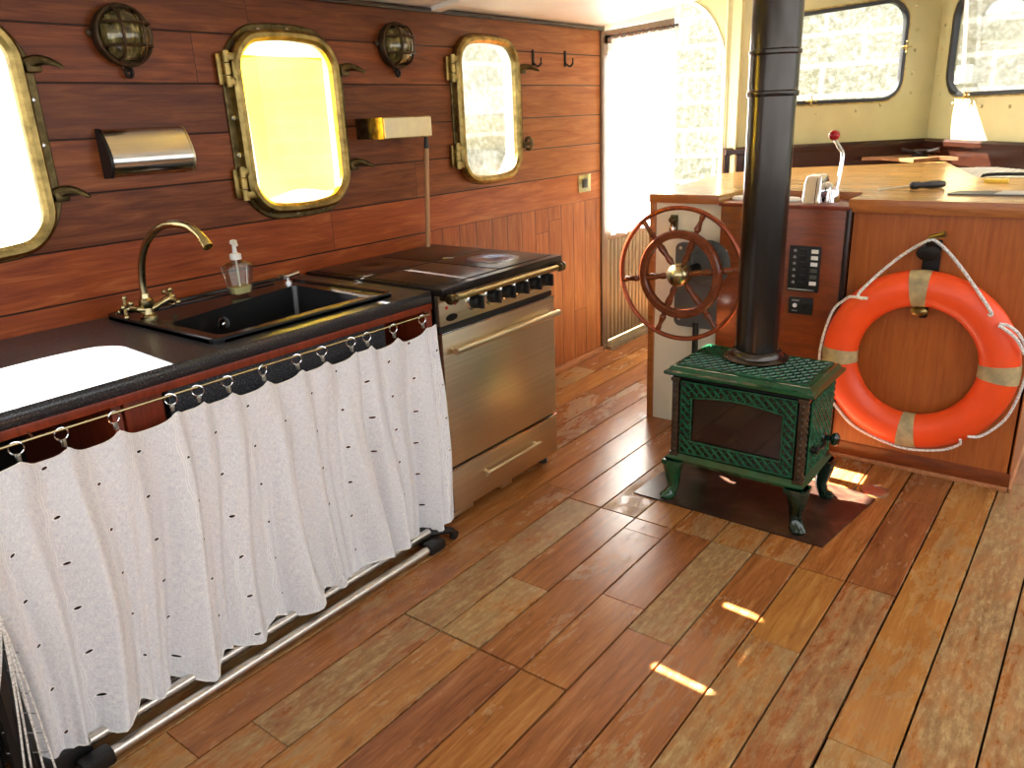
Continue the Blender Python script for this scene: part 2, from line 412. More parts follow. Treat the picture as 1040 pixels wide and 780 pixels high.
def rrect(w, h, r, n=8, bow=0, cx=0, cy=0):
    pts = []
    for (sx, sy, a0) in ((1, 1, 0), (-1, 1, 90), (-1, -1, 180), (1, -1, 270)):
        for k in range(n + 1):
            a = math.radians(a0 + 90 * k / n)
            pts.append([sx * (w / 2 - r) + r * math.cos(a), sy * (h / 2 - r) + r * math.sin(a)])
        if bow and sx * sy == 1 :   # flat run along top / bottom gets extra points
            for k in range(1, 8):
                pts.append([sx * (w / 2 - r) * (1 - k / 4), sy * h / 2])
    out = []
    for x, y in pts:
        if bow: y += (1 if y > 0 else -1) * bow * (1 - (2 * x / w) ** 2) * (1 if abs(y) > h / 2 - r * 1.01 else 0) * min(1, max(0, (abs(y) - (h / 2 - r)) / r))
        out.append((x + cx, y + cy))
    return out
def ringplate(bm, outer, inner, d0, d1, bev=.0):
    """frame between two outlines with the same number of points, from depth d0 to d1 (local u,v,d)"""
    n = len(outer); b = bev
    oc = Vector((sum(p[0] for p in outer) / n, sum(p[1] for p in outer) / n))
    def off(pts, k):
        return [(p[0] + (oc.x - p[0]) * k / max(.05, (Vector(p) - oc).length), p[1] + (oc.y - p[1]) * k / max(.05, (Vector(p) - oc).length)) for p in pts]
    loops = [[(x, y, d0) for x, y in outer]]
    loops.append([(x, y, d1 - b) for x, y in outer])
    if b: loops.append([(x, y, d1) for x, y in off(outer, b)]); loops.append([(x, y, d1) for x, y in off(inner, -b)])
    loops.append([(x, y, d1 - b) for x, y in inner]); loops.append([(x, y, d0) for x, y in inner])
    vs = [[bm.verts.new(p) for p in l] for l in loops]
    for i in range(len(vs)):
        a = vs[i]; c = vs[(i + 1) % len(vs)]
        for j in range(n):
            k = (j + 1) % n; bm.faces.new((a[j], a[k], c[k], c[j]))
    return bm
def slab(bm, outer, holes, d0, d1, mtx=None):
    cu = bpy.data.curves.new('c', 'CURVE'); cu.dimensions = '2D'; cu.fill_mode = 'BOTH'; cu.extrude = (d1 - d0) / 2
    for loop in [outer] + list(holes):
        sp = cu.splines.new('POLY'); sp.points.add(len(loop) - 1)
        for p, q in zip(sp.points, loop): p.co = (q[0], q[1], 0, 1)
        sp.use_cyclic_u = True
    ob = bpy.data.objects.new('c', cu); COL.objects.link(ob)
    dg = bpy.context.evaluated_depsgraph_get(); me = bpy.data.meshes.new_from_object(ob.evaluated_get(dg))
    t = bmesh.new(); t.from_mesh(me)
    bmesh.ops.translate(t, verts=t.verts, vec=(0, 0, (d0 + d1) / 2))
    bmesh.ops.remove_doubles(t, verts=t.verts, dist=1e-5)
    bpy.data.objects.remove(ob); bpy.data.curves.remove(cu); bpy.data.meshes.remove(me)
    if mtx: T(t, mtx)
    return merge(bm, t)
def disc(bm, c, d, r, th=.001, seg=20): return lathe(bm, [(r, 0), (r, th)], c, d, seg)

def rootloc(o):
    v = Vector((0, 0, 0))
    while o: v = v + o.location; o = o.parent
    return v
def tag(o, label=None, cat=None, group=None, kind=None):
    for k, v in (('label', label), ('category', cat), ('group', group), ('kind', kind)):
        if v: o[k] = v
    return o
def obj(name, bm, mat, parent=None, label=None, cat=None, group=None, kind=None, smooth=True, angle=35):
    if parent is not None: bmesh.ops.translate(bm, verts=bm.verts, vec=-rootloc(parent))
    bmesh.ops.recalc_face_normals(bm, faces=bm.faces)
    me = bpy.data.meshes.new(name); bm.to_mesh(me); bm.free()
    for m_ in (mat if isinstance(mat, (list, tuple)) else [mat]): me.materials.append(M[m_] if isinstance(m_, str) else m_)
    if smooth:
        me.polygons.foreach_set('use_smooth', [True] * len(me.polygons)); me.set_sharp_from_angle(angle=math.radians(angle))
    o = bpy.data.objects.new(name, me); COL.objects.link(o)
    if parent is not None: o.parent = parent
    return tag(o, label, cat, group, kind)
def mesh_thing(name, bm, mat, loc, label, cat, group=None, kind=None, **kw):
    """a thing made of one mesh whose origin sits at its base"""
    bmesh.ops.translate(bm, verts=bm.verts, vec=-Vector(loc))
    o = obj(name, bm, mat, None, label, cat, group, kind, **kw); o.location = loc; return o
def thing(name, loc, label, cat, group=None, kind=None):
    o = bpy.data.objects.new(name, None); o.location = loc; o.empty_display_size = .05; COL.objects.link(o)
    return tag(o, label, cat, group, kind)
def local(o, u, v, d=None):
    u = Vector(u).normalized(); v = Vector(v).normalized(); d = u.cross(v)
    return Matrix(((u.x, v.x, d.x, o[0]), (u.y, v.y, d.y, o[1]), (u.z, v.z, d.z, o[2]), (0, 0, 0, 1)))
def copy_tree(o, parent=None):
    c = o.copy(); COL.objects.link(c)
    if parent: c.parent = parent
    for ch in list(o.children): copy_tree(ch, c)
    return c
B = bmesh.new

WX = -2.53
# ------------------------------------------------------------------ floor
def build_floor():
    bm = B(); tone = bm.loops.layers.color.new('tone') if False else None
    W = .1525; x0 = -.971
    cols = range(-11, 18)
    fixed = {-4: [.851], -3: [1.764], -2: [2.254], -1: [1.848], 0: [1.738], 2: [1.91], 3: [3.03], 4: [1.636]}
    faces_t = []
    for k in cols:
        a = x0 + W * k; b = a + W
        js = set(fixed.get(k, []))
        if -4 <= k <= -1: js |= {1.412}
        if -4 <= k <= 3: js |= {2.343}
        if k <= -5:
            y = 2.4 - rnd.random() * .9 if k != -5 else 2.4
            js |= {y, y + 1.35 + rnd.random() * .5, y - 1.7}
        elif k >= 5:
            y = 1.1 + rnd.random() * 1.2
            if k in (5,): y = 3.4
            if k == 6: y = 3.1
            js |= {y, y + 1.9, y - 1.9}
        else:
            js |= {-.2 - rnd.random() * .6, 3.35 + rnd.random() * .3, 4.6}
        js = sorted(j for j in js if -1.15 < j < 5.9)
        ys = [-1.2] + js + [6.1]
        for y0, y1 in zip(ys[:-1], ys[1:]):
            g = .0027; gl = .0042 if (abs(a - (-.971)) < .01 and y1 <= 1.42) or (abs(a - (-.361)) < .01 and y1 <= 2.35) else g
            gr = .0042 if (abs(b - (-.971)) < .01 and y1 <= 1.42) or (abs(b - (-.361)) < .01 and y1 <= 2.35) else g
            gj0 = .003 if (abs(y0 - 1.412) < .01 or abs(y0 - 2.343) < .01) else .0009
            gj1 = .003 if (abs(y1 - 1.412) < .01 or abs(y1 - 2.343) < .01) else .0009
            n0 = len(bm.faces)
            box(bm, a + gl, b - gr, y0 + gj0, y1 - gj1, -.022, 0, .0012, 1)
            hue = rnd.choice([.25, .3, .4, .5, .6, .7]); wear = rnd.choice([.2, .35, .5, .6, .7])
            ym = (y0 + y1) / 2
            spec = {(-4, 1.1): (.35, .75), (-4, 1.9): (.2, .8), (-3, 1.6): (.75, .85), (-3, 2.0): (.2, .15), (-3, 1.0): (.75, .45), (-2, 1.0): (.05, .15),
                    (-2, 1.9): (.2, .35), (-1, 1.0): (.6, .15), (-1, 1.6): (.5, .35), (-1, 2.1): (.1, .2), (0, 1.0): (.12, .25), (0, 2.0): (.2, .95),
                    (1, 1.5): (.3, .4), (2, 1.3): (.6, .75), (2, 2.1): (.85, 0), (2, 2.8): (.5, 0), (3, 1.3): (.1, .6), (3, 2.7): (.05, .2), (4, 2.2): (.85, .5),
                    (4, 1.0): (.8, .8), (5, 2.0): (.55, .85), (6, 2.0): (.5, .75), (-5, 1.2): (.3, .3), (-5, 3.2): (.25, .1), (-4, 3.2): (.3, .1)}
            for (kk, yy), (h, w_) in spec.items():
                if kk == k and y0 <= yy <= y1: hue, wear = .12 + h * .78, w_
            if ym > 3.0: wear = min(wear, .2)
            faces_t.append((n0, hue, wear, rnd.random()))
    n_pl = len(bm.faces)
    box(bm, -2.75, 1.75, -1.25, 6.15, -.06, -.0215)
    bm.faces.ensure_lookup_table()
    for f in bm.faces[n_pl:]: f.material_index = 1
    tot = len(bm.faces)
    o = obj('floor', bm, ['floor', 'gap'], kind='structure', smooth=False)
    att = o.data.attributes.new('tone', 'FLOAT_COLOR', 'FACE')
    vals = [0.0] * (4 * len(o.data.polygons)); cur = 0
    for fi in range(len(o.data.polygons)):
        while cur + 1 < len(faces_t) and faces_t[cur + 1][0] <= fi: cur += 1
        _, h, w_, s = faces_t[cur]; vals[4 * fi:4 * fi + 4] = [h, w_, s, 1]
    att.data.foreach_set('color', vals)
    return o
build_floor()

# ------------------------------------------------------------------ walls
WL = local((WX, 0, 0), (0, 1, 0), (0, 0, 1))       # u=y, v=z, d=+x
PORT = [(.805, 1.462, .803), (1.944, 1.466, 1.940), (3.118, 1.489, 3.100)]   # flange y, z, glass y
def wl_hole(i): 
    y, z, gy = PORT[i]; return rrect(.465, .60, .11, 8, .02, gy, z - .002)
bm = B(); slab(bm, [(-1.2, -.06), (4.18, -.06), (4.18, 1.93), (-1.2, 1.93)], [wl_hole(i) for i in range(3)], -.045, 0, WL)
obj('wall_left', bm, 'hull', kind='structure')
bm = B(); box(bm, WX, WX + .018, 2.62, 4.16, 0, .035, .004); obj('baseboard_left', bm, 'trimwood', kind='structure')
bm = B(); box(bm, WX, WX + .02, -1.2, 4.18, 1.895, 1.915, .004); obj('trim_1', bm, 'darkwood', kind='structure')
# vertical corner post beside the door
bm = B(); box(bm, WX - .03, WX + .012, 4.155, 4.195, 0, 1.93, .004); obj('trim_2', bm, 'doorframe', kind='structure')

# ceiling, cambered
def zc(x): 
    t = min(1, max(0, (x - WX) / 2.0)); return 1.915 + .30 * (t - .5 * t * t) * 1.0
def camber(bm, y0, y1, f, th=.03, x0=WX - .02, x1=1.75, n=18, dz=0, slope=0):
    xs = [x0 + (x1 - x0) * i / n for i in range(n + 1)]
    for i in range(n):
        a, b = xs[i], xs[i + 1]
        vs = [bm.verts.new(p) for p in ((a, y0, f(a) + dz), (b, y0, f(b) + dz), (b, y1, f(b) + dz + slope), (a, y1, f(a) + dz + slope), (a, y0, f(a) + th + dz), (b, y0, f(b) + th + dz), (b, y1, f(b) + th + dz + slope), (a, y1, f(a) + th + dz + slope))]
        for q in ((0, 3, 2, 1), (4, 5, 6, 7), (0, 1, 5, 4), (2, 3, 7, 6), (0, 4, 7, 3), (1, 2, 6, 5)): bm.faces.new([vs[k] for k in q])
    bmesh.ops.remove_doubles(bm, verts=bm.verts, dist=1e-5); return bm
bm = B(); camber(bm, -1.2, 4.16, zc, x1=.6); obj('ceiling', bm, 'ceil', kind='structure')
bm = B(); camber(bm, 2.74, 2.80, zc, .02, dz=-.018, x1=-.75); obj('trim_3', bm, 'ceil', kind='structure')
def zc2(x): return 1.965 + .11 * (x - WX)
bm = B(); camber(bm, 4.14, 4.24, zc2, .05, dz=-.01, x1=.6); obj('trim_4', bm, 'ceil', kind='structure')
bm = B(); slab(bm, [(WX - .06, 4.2), (.5, 4.2), (.2, 4.58), (-1.145, 6.17), (-2.13, 5.16), (WX - .06, 5.15)], [], 0, .03)
for v in bm.verts: v.co.z += 2.13 + .12 * (v.co.x - WX)
obj('ceiling_forward', bm, 'ceil', kind='structure')
bm = B(); camber(bm, 2.6, 4.2, lambda x: 2.16, .03, x0=.58, x1=1.75, n=4); obj('ceiling_aft', bm, 'ceil', kind='structure')

# side wall with the doorway (door fills it)
bm = B(); slab(bm, [(4.18, 1.90), (5.1, 2.027), (5.1, 2.4), (4.18, 2.4)], [], -.045, 0, WL)
obj('wall_side', bm, 'creamwarm', kind='structure')
bm = B(); box(bm, WX - .2, WX, 5.1, 5.14, -.05, 1.0); obj('wall_step', bm, 'creamwarm', kind='structure')

# forward bulkhead with the arched opening (left end of it is open)
FA = local((0, 5.1, 0), (1, 0, 0), (0, 0, 1))
arc = [(-2.50 + .325 * math.cos(a), 1.60 + .50 * math.sin(a)) for a in [PI / 2 * (1 - i / 16) for i in range(17)]]
outer = [(-2.60, 2.10), *[(x, z) for x, z in arc], (-2.175, .98), (-2.08, .98), (-2.08, 2.45), (-2.60, 2.45)]
bm = B(); slab(bm, outer, [], -.05, 0, FA); obj('wall_far', bm, 'cream', kind='structure')
# arch rim
rim_o = [(x, z) for x, z in [(-2.50 + .35 * math.cos(a), 1.60 + .525 * math.sin(a)) for a in [PI / 2 * (1 - i / 16) for i in range(17)]]] + [(-2.15, .98)]
rim_i = arc + [(-2.175, .98)]
bm = B(); slab(bm, rim_o + rim_i[::-1], [], 0, .012, FA); obj('trim_5', bm, 'creamwarm', kind='structure')

PA0, PA1, PB1 = Vector((-2.14, 5.1, 0)), Vector((-1.147, 6.12, 0)), Vector((.18, 4.56, 0))
uA = (PA1 - PA0).normalized(); uB = (PB1 - PA1).normalized()
LA = local(PA0, uA, (0, 0, 1)); LB = local(PA1, uB, (0, 0, 1))
LENA = (PA1 - PA0).length; LENB = (PB1 - PA1).length
def win_poly(u0, u1, z0, z1l, z1r, r=.12, n=8):
    pts = []
    for cx, cz, a0 in ((u1 - r, z1r - r, 0), (u0 + r, z1l - r, 90), (u0 + r, z0 + r, 180), (u1 - r, z0 + r, 270)):
        for k in range(n + 1):
            a = math.radians(a0 + 90 * k / n); pts.append((cx + r * math.cos(a), cz + r * math.sin(a)))
    return pts
WA = win_poly(.29, 1.195, 1.458, 1.992, 2.062, .135); WB = win_poly(.155, 1.20, 1.468, 2.07, 2.10, .15)
bm = B(); slab(bm, [(-.03, .95), (LENA, .95), (LENA, 2.5), (-.03, 2.5)], [WA], -.05, 0, LA); obj('wall_bow_left', bm, 'cream', kind='structure')
bm = B(); slab(bm, [(0, .95), (LENB, .95), (LENB, 2.5), (0, 2.5)], [WB], -.05, 0, LB); obj('wall_bow_right', bm, 'cream', kind='structure')

def inset(poly, k):
    n = len(poly); cx = sum(p[0] for p in poly) / n; cy = sum(p[1] for p in poly) / n; out = []
    for i, p in enumerate(poly):
        a = Vector(poly[i - 1]); b = Vector(poly[(i + 1) % n]); t = (b - a).normalized(); nn = Vector((-t.y, t.x))
        out.append((p[0] + nn.x * k, p[1] + nn.y * k))
    return out
def bow_window(idx, LM, poly, label, rivets, knobs):
    c = LM @ Vector((sum(p[0] for p in poly) / len(poly), min(p[1] for p in poly), 0))
    r = thing('window_%d' % idx, c, label, 'window', kind='structure')
    bm = B(); ringplate(bm, inset(poly, -.006), inset(poly, .018), -.03, .010, .004); T(bm, LM); obj('rubber_seal', bm, 'black', r)
    bm = B(); ringplate(bm, inset(poly, -.016), inset(poly, -.006), -.002, .006, .002); T(bm, LM); obj('brass_bead', bm, 'brass', r)
    bm = B(); slab(bm, inset(poly, .008), [], -.012, -.008, LM); obj('pane', bm, 'glass', r)
    bm = B()
    for u, v in rivets: sphere(bm, LM @ Vector((u, v, .002)), .011, seg=10)
    obj('rivets', bm, 'cream', r)
    for u, v, st in knobs:
        bm = B(); c0 = LM @ Vector((u, v, .0)); nd = (LM.to_3x3() @ Vector((0, 0, 1)))
        lathe(bm, [(.012, 0), (.012, .012), (.007, .014), (.007, .03), (.012, .032), (.006, .042)], c0, nd, 12)
        for k in range(4):
            a = PI / 4 * st + k * PI / 2
            p = LM @ Vector((u + .032 * math.cos(a), v + .032 * math.sin(a), .03)); cyl(bm, LM @ Vector((u, v, .024)), p, .005, .004, 8); sphere(bm, p, .006, seg=8)
        obj('clamp', bm, 'brass', r)
    return r
ra = [(.15 + .0, 2.05), (.39, 1.40), (.61, 1.39), (.89, 1.40), (1.06, 1.43), (1.27, 1.50), (1.265, 1.62), (1.265, 1.76), (1.27, 1.88), (1.24, 2.02)]
rb = [(.06, 1.90), (.05, 1.76), (.05, 1.60), (.10, 1.48), (.26, 1.42), (.56, 1.40), (.82, 1.395), (1.06, 1.395)]
bow_window(4, LA, WA, 'wide black-sealed window left of the corner in the cream forward wall', ra, [(.556, 1.472, 0), (1.183, 1.78, 0)])
wB = bow_window(5, LB, WB, 'black-sealed window cut by the right edge in the cream forward wall', rb, [(.424, 1.462, 1)])
# wiper motor hanging inside the right window
bm = B(); cyl(bm, LB @ Vector((.37, 1.62, .03)), LB @ Vector((.30, 2.06, .03)), .012, .012, 10)
box_m = B(); box(box_m, -.055, .055, -.055, .055, 0, .05, .012); T(box_m, LB @ Matrix.Translation((.39, 1.59, .012))); merge(bm, box_m)
mesh_thing('window_sensor', bm, 'white', LB @ Vector((.38, 1.55, .01)), 'pale box with a thin stalk hanging inside the right forward window', 'wiper')

# dark rail along the forward walls; its dark lower face paints the recess shade
def rail(LM, L, lo=0):
    bm = B()
    sec = [(0, 1.205), (.03, 1.205), (.045, 1.19), (.045, 1.165), (.02, 1.155), (.02, .97), (0, .97)]
    rings = [[LM @ Vector((u, z, d)) for d, z in sec] for u in (lo, L)]
    return loft(bm, rings)
obj('trim_6', rail(LA, LENA - .02, -.02), 'darkwood', kind='structure', smooth=False)
obj('trim_7', rail(LB, LENB, .02), 'darkwood', kind='structure', smooth=False)
# corner knee of lighter wood with its dark boss
apex = PA1
k0 = apex + uA * -.36 + Vector((0, 0, 1.125)); k1 = apex + uB * .40 + Vector((0, 0, 1.125)); k2 = apex + Vector((.03, -.36, 1.125))
bm = B()
t0 = [apex + uA * -.50 + Vector((.05, -.05, 0)), apex + Vector((0, -.08, 0)), apex + uB * .50 + Vector((-.05, -.04, 0)), apex + uB * .40 + Vector((-.10, -.08, 0)), apex + Vector((.06, -.62, 0)), apex + uA * -.40 + Vector((.10, -.10, 0))]
loft(bm, [[p + Vector((0, 0, 1.085)) for p in t0], [p + Vector((0, 0, 1.105)) for p in t0]])
mesh_thing('corner_knee', bm, 'lighttri', apex + Vector((0, -.1, 1.085)), 'light wooden corner knee under the rail between the forward windows', 'bracket')
bm = B(); cc = apex + Vector((.04, -.35, 1.1055))
lathe(bm, [(.05, 0), (.05, .010), (.03, .014), (.03, .032), (.045, .036), (.045, .042)], cc, (0, 0, 1), 14)
for s in (-1, 1): tube(bm, [cc + Vector((0, 0, .03)), cc + Vector((s * .06, -.01, .032)), cc + Vector((s * .11, -.01, .045))], .012, 8)
mesh_thing('mooring_cleat', bm, 'blackmetal', cc, 'small black cleat on the light corner knee behind the table', 'cleat')

# ------------------------------------------------------------------ door
d1 = thing('door_1', (WX, 4.65, 0), 'side door with curtained glass over ribbed boards', 'door', kind='structure')
bm = B()
box(bm, WX - .045, WX - .002, 4.20, 4.255, 0, 1.88, .004); box(bm, WX - .045, WX - .002, 5.05, 5.10, 0, 1.98, .004)
t = B(); box(t, WX - .045, WX - .002, 4.2, 5.1, 1.825, 1.895, .004)
for v in t.verts: v.co.z += (v.co.y - 4.2) * .14
merge(bm, t)
box(bm, WX - .045, WX - .002, 4.25, 5.06, .70, .76, .004)
obj('door_frame', bm, 'doorframe', d1)
bm = B(); n = 17
for i in range(n):
    y = 4.252 + i * (.80 / n); box(bm, WX - .04, WX - .012, y, y + .80 / n - .003, .045, .705, .008)
box(bm, WX - .04, WX - .03, 4.25, 5.05, .04, .7)
obj('ribbed_boards', bm, 'doorwood', d1)
bm = B(); box(bm, WX - .026, WX - .022, 4.25, 5.055, .755, 1.85); obj('pane', bm, 'glass', d1)
bm = B(); box(bm, WX - .09, WX + .05, 4.2, 5.1, -.02, .03, .01); obj('door_sill', bm, 'doorwood', d1)
# curtain rod and sheer curtain
bm = B(); tube(bm, [(WX + .03, 4.215, 1.868), (WX + .03, 5.08, 1.978)], .005, 8)
for y, z in ((4.215, 1.868), (5.08, 1.978)): cyl(bm, (WX - .002, y, z), (WX + .034, y, z), .006, .006, 8)
mesh_thing('door_curtain_rod', bm, 'blackmetal', (WX + .03, 4.2, 1.88), 'thin dark rod across the top of the side door', 'curtain rod')
bm = B(); NU, NV = 120, 14
vs = []
for i in range(NU + 1):
    s = i / NU; y = 4.235 + s * .84; row = []
    for j in range(NV + 1):
        t = j / NV; ztop = 1.862 + (y - 4.215) * .127 - .012 * abs(math.sin(s * PI * 9)); z = ztop * (1 - t) + (.735 + .008 * math.sin(s * 21)) * t
        row.append(bm.verts.new((WX + .03 + (.006 + .012 * t) * math.sin(s * 2 * PI * 11 + .6 * math.sin(s * 9)), y + .004 * math.sin(t * 6 + s * 30), z)))
    vs.append(row)
for i in range(NU):
    for j in range(NV): bm.faces.new((vs[i][j], vs[i + 1][j], vs[i + 1][j + 1], vs[i][j + 1]))
o = mesh_thing('door_curtain', bm, 'doorcurtain', (WX + .03, 4.65, .735), 'sunlit sheer white curtain hung over the side door glass', 'curtain')
# small loops that hold it
for i in range(10):
    s = i / 9; y = 4.24 + s * .83; z = 1.868 + (y - 4.215) * .127
    bm = B(); tube(bm, [(WX + .03 + .009 * math.cos(a), y, z - .004 + .011 * math.sin(a)) for a in [2 * PI * k / 12 for k in range(12)]], .0028, 6, True)
    mesh_thing('curtain_loop', bm, 'redwood', (WX + .03, y, z - .015), 'small dark loop holding the sheer door curtain on its rod', 'loop', 'loops of the door curtain')

# ------------------------------------------------------------------ portholes
bm = B(); slab(bm, [(-1.2, -.4), (4.18, -.4), (4.18, 1.93), (-1.2, 1.93)], [wl_hole(i) for i in range(3)], -.060, -.046, WL)
obj('wall_bounce_skin', bm, 'ceil', kind='structure')  # unseen white outer skin, added to keep red bounce off the quay
def porthole(i, y, z, gy, label, glassw=.402, glassh=.545, wing=False):
    o0 = Vector((WX, y, z)); LM = local(o0, (0, 1, 0), (0, 0, 1)); r = thing('window_%d' % (i + 1), (WX, y, z - .34), label, 'porthole', kind='structure')
    du = gy - y
    fo = rrect(.535, .625, .15, 8, .030); hi = rrect(.455, .575, .10, 8, .02, du)
    bm = B(); ringplate(bm, fo, hi, -.002, .010, .004); T(bm, LM); fl = obj('flange', bm, 'brass_dark', r)
    bm = B()
    path = rrect(.495, .588, .135, 8, .028); N = len(path)
    seg = []
    tot = 0
    for k in range(N): L = (Vector(path[(k + 1) % N]) - Vector(path[k])).length; seg.append((tot, L)); tot += L
    for q in range(16):
        s = (q + .5) / 16 * tot
        for k in range(N):
            a, L = seg[k]
            if a <= s <= a + L and L > 0:
                p = Vector(path[k]).lerp(Vector(path[(k + 1) % N]), (s - a) / L); lathe(bm, [(.008, 0), (.008, .002), (.004, .005)], LM @ Vector((p.x, p.y, .009)), (1, 0, 0), 10); break
    obj('screws', bm, 'screw', fl)
    go = rrect(glassw + .072, glassh + .07, .105, 8, .026, du); gi = rrect(glassw, glassh, .075, 8, .024, du)
    bm = B(); ringplate(bm, go, gi, .012, .046, .012); 
    gm = rrect(glassw + .03, glassh + .03, .09, 8, .025, du)
    T(bm, LM); rf = obj('ring_frame', bm, 'brass', r)
    bm = B(); gg = rrect(glassw + .01, glassh + .01, .08, 8, .024, du); slab(bm, gg, [], .024, .029, LM); obj('pane', bm, 'glass', r)
    bm = B(); ringplate(bm, rrect(.464, .599, .109, 8, .02, du, -.002), rrect(.452, .587, .105, 8, .02, du, -.002), -.06, -.003); T(bm, LM); obj('liner', bm, 'ceil', r)
    # hinges on the left
    for dz in (.185, -.195):
        bm = B(); hu = du - glassw / 2 - .052
        for k, hh in enumerate((-.04, 0, .04)):
            cyl(bm, LM @ Vector((hu, dz + hh - .018, .028)), LM @ Vector((hu, dz + hh + .018, .028)), .0125, .0125, 12)
        for hh in (-.04, .04):
            t = B(); box(t, hu - .004, hu + .042, dz + hh - .012, dz + hh + .012, .020, .040, .003); T(t, LM); merge(bm, t)
        t = B(); box(t, hu - .03, hu + .012, dz - .05, dz + .05, .008, .018, .003); T(t, LM); merge(bm, t)
        obj('hinge', bm, 'brass', r)
    for kk, dz in enumerate((.19, -.165)):
        bm = B(); hu = du + glassw / 2 + .046
        t = B(); box(t, hu - .012, hu + .03, dz - .022, dz + .008, .004, .05, .006); T(t, LM); merge(bm, t)
        cyl(bm, LM @ Vector((hu - .01, dz, .03)), LM @ Vector((hu + .03, dz, .03)), .012, .012, 10)
        if wing and kk == 1:
            pts = [LM @ Vector((hu + .022 + .0 * a, dz + .03 * math.cos(a), .055 + .02 * math.sin(a))) for a in [2 * PI * q / 16 for q in range(16)]]
            tube(bm, pts, .008, 8, True); cyl(bm, LM @ Vector((hu, dz, .035)), LM @ Vector((hu + .03, dz, .075)), .011, .009, 10)
        else:
            pts = smoothpts([LM @ Vector(p) for p in ((hu, dz, .03), (hu + .022, dz + .01, .05), (hu + .045, dz + .004, .075), (hu + .062, dz - .012, .105))], 6)
            tube(bm, pts, .01, 10, rf=lambda s: .017 * (1 - s) ** .8 + .003)
        obj('clamp', bm, 'brass_dark', r)
    return r
porthole(0, *PORT[0], label='brass porthole cut off by the left edge above the sink')
porthole(1, *PORT[1], label='brass porthole glowing yellow between the two cage lamps', glassh=.52)
porthole(2, *PORT[2], label='brass porthole showing the stone quay, beside the coat hooks', glassh=.55, wing=True)
# yellow cloth behind the middle porthole
bm = B(); NU = 10; vs = []
for i in range(NU + 1):
    s = i / NU
    row = []
    for j in range(13):
        t = j / 12; y = 1.757 + .012 * t + s * (.364 - .012 * t) ; z = 1.70 - t * (.485 + .012 * math.cos(s * 6)); row.append(bm.verts.new((WX + .004 - .012 * math.sin(s * PI), y, z)))
    vs.append(row)
for i in range(NU):
    for j in range(12): bm.faces.new((vs[i][j], vs[i + 1][j], vs[i + 1][j + 1], vs[i][j + 1]))
bmesh.ops.solidify(bm, geom=bm.faces[:], thickness=.0015)
mesh_thing('yellow_blind', bm, 'yellow', (WX - .01, 1.93, 1.2), 'translucent yellow cloth filling the middle porthole', 'blind')

# ------------------------------------------------------------------ wall fittings
def cage_lamp(y, z, label):
    r = thing('bulkhead_lamp', (WX, y, z - .09), label, 'wall lamp', 'round cage lamps on the boarded wall')
    LM = local((WX, y, z), (0, 1, 0), (0, 0, 1)); n = (1, 0, 0)
    bm = B(); lathe(bm, [(.086, 0), (.088, .010), (.086, .022), (.080, .03), (0, .03)], (WX, y, z), n, 36)
    for a in (-PI / 2, PI * .04, PI * .98):
        p = LM @ Vector((.09 * math.cos(a), .09 * math.sin(a), .0)); lathe(bm, [(.011, 0), (.014, .01), (.005, .016)], p, n, 12)
    obj('base', bm, 'lampdark', r)
    bm = B(); lathe(bm, [(.074, .028), (.073, .040), (.066, .060), (.05, .076), (.028, .086), (.0, .090)], (WX, y, z), n, 32); obj('glass_dome', bm, 'lampglass', r)
    bm = B()
    tube(bm, [LM @ Vector((.083 * math.cos(a), .083 * math.sin(a), .034)) for a in [2 * PI * k / 36 for k in range(36)]], .0075, 8, True)
    for off in (-.032, .032):
        for vert in (0, 1):
            pts = []
            for k in range(15):
                t = -1 + 2 * k / 14; w = math.sqrt(.083 ** 2 - off ** 2); q = t * w
                rr = math.sqrt(q * q + off * off) / .083
                d = .034 + .062 * math.sqrt(max(0, 1 - rr ** 2.4))
                pts.append(LM @ (Vector((off, q, d)) if vert else Vector((q, off, d))))
            tube(bm, pts, .0045, 8)
    obj('cage', bm, 'lampcage', r)
    bm = B(); tube(bm, [LM @ Vector((.010 * math.cos(a), -.105 + .012 * math.sin(a), .02)) for a in [2 * PI * k / 14 for k in range(14)]], .006, 8, True)
    obj('catch', bm, 'blackmetal', r)
    return r
cage_lamp(1.345, 1.740, 'round caged lamp above the steel towel dispenser')
cage_lamp(2.508, 1.755, 'round caged lamp above the brass-ended wall box')

# towel dispenser
r = thing('towel_dispenser', (WX, 1.325, 1.33), 'polished steel paper dispenser on the boards left of the yellow porthole', 'dispenser')
prof = [(0, 1.470), (.012, 1.472), (.022, 1.467), (.040, 1.440), (.055, 1.410), (.062, 1.385), (.062, 1.368), (.054, 1.345), (.040, 1.331), (0, 1.330)]
bm = B(); loft(bm, [[Vector((WX + d, yy, z)) for d, z in prof] for yy in (1.222, 1.490)]); obj('cover', bm, 'steel_bright', r, angle=50)
bm = B(); loft(bm, [[Vector((WX + d * 1.03, yy, 1.40 + (z - 1.40) * 1.04)) for d, z in prof] for yy in (1.212, 1.222)]); obj('end_cap', bm, 'black', r)
bm = B(); loft(bm, [[Vector((WX + d * 1.03, yy, 1.40 + (z - 1.40) * 1.04)) for d, z in prof] for yy in (1.490, 1.496)]); obj('end_cap', bm, 'steel', r)

# brass-ended box
r = thing('wall_box', (WX, 2.4, 1.393), 'narrow box with ivory front and brass end above the cooker', 'box')
bm = B(); box(bm, WX, WX + .095, 2.262, 2.533, 1.395, 1.475, .002); obj('body', bm, 'brass_dark', r)
bm = B(); box(bm, WX + .095, WX + .16, 2.260, 2.535, 1.393, 1.476, .003); obj('end_block', bm, 'brass', r)
bm = B(); box(bm, WX + .16, WX + .167, 2.264, 2.532, 1.397, 1.472, .002); obj('front', bm, 'cream_face', r)
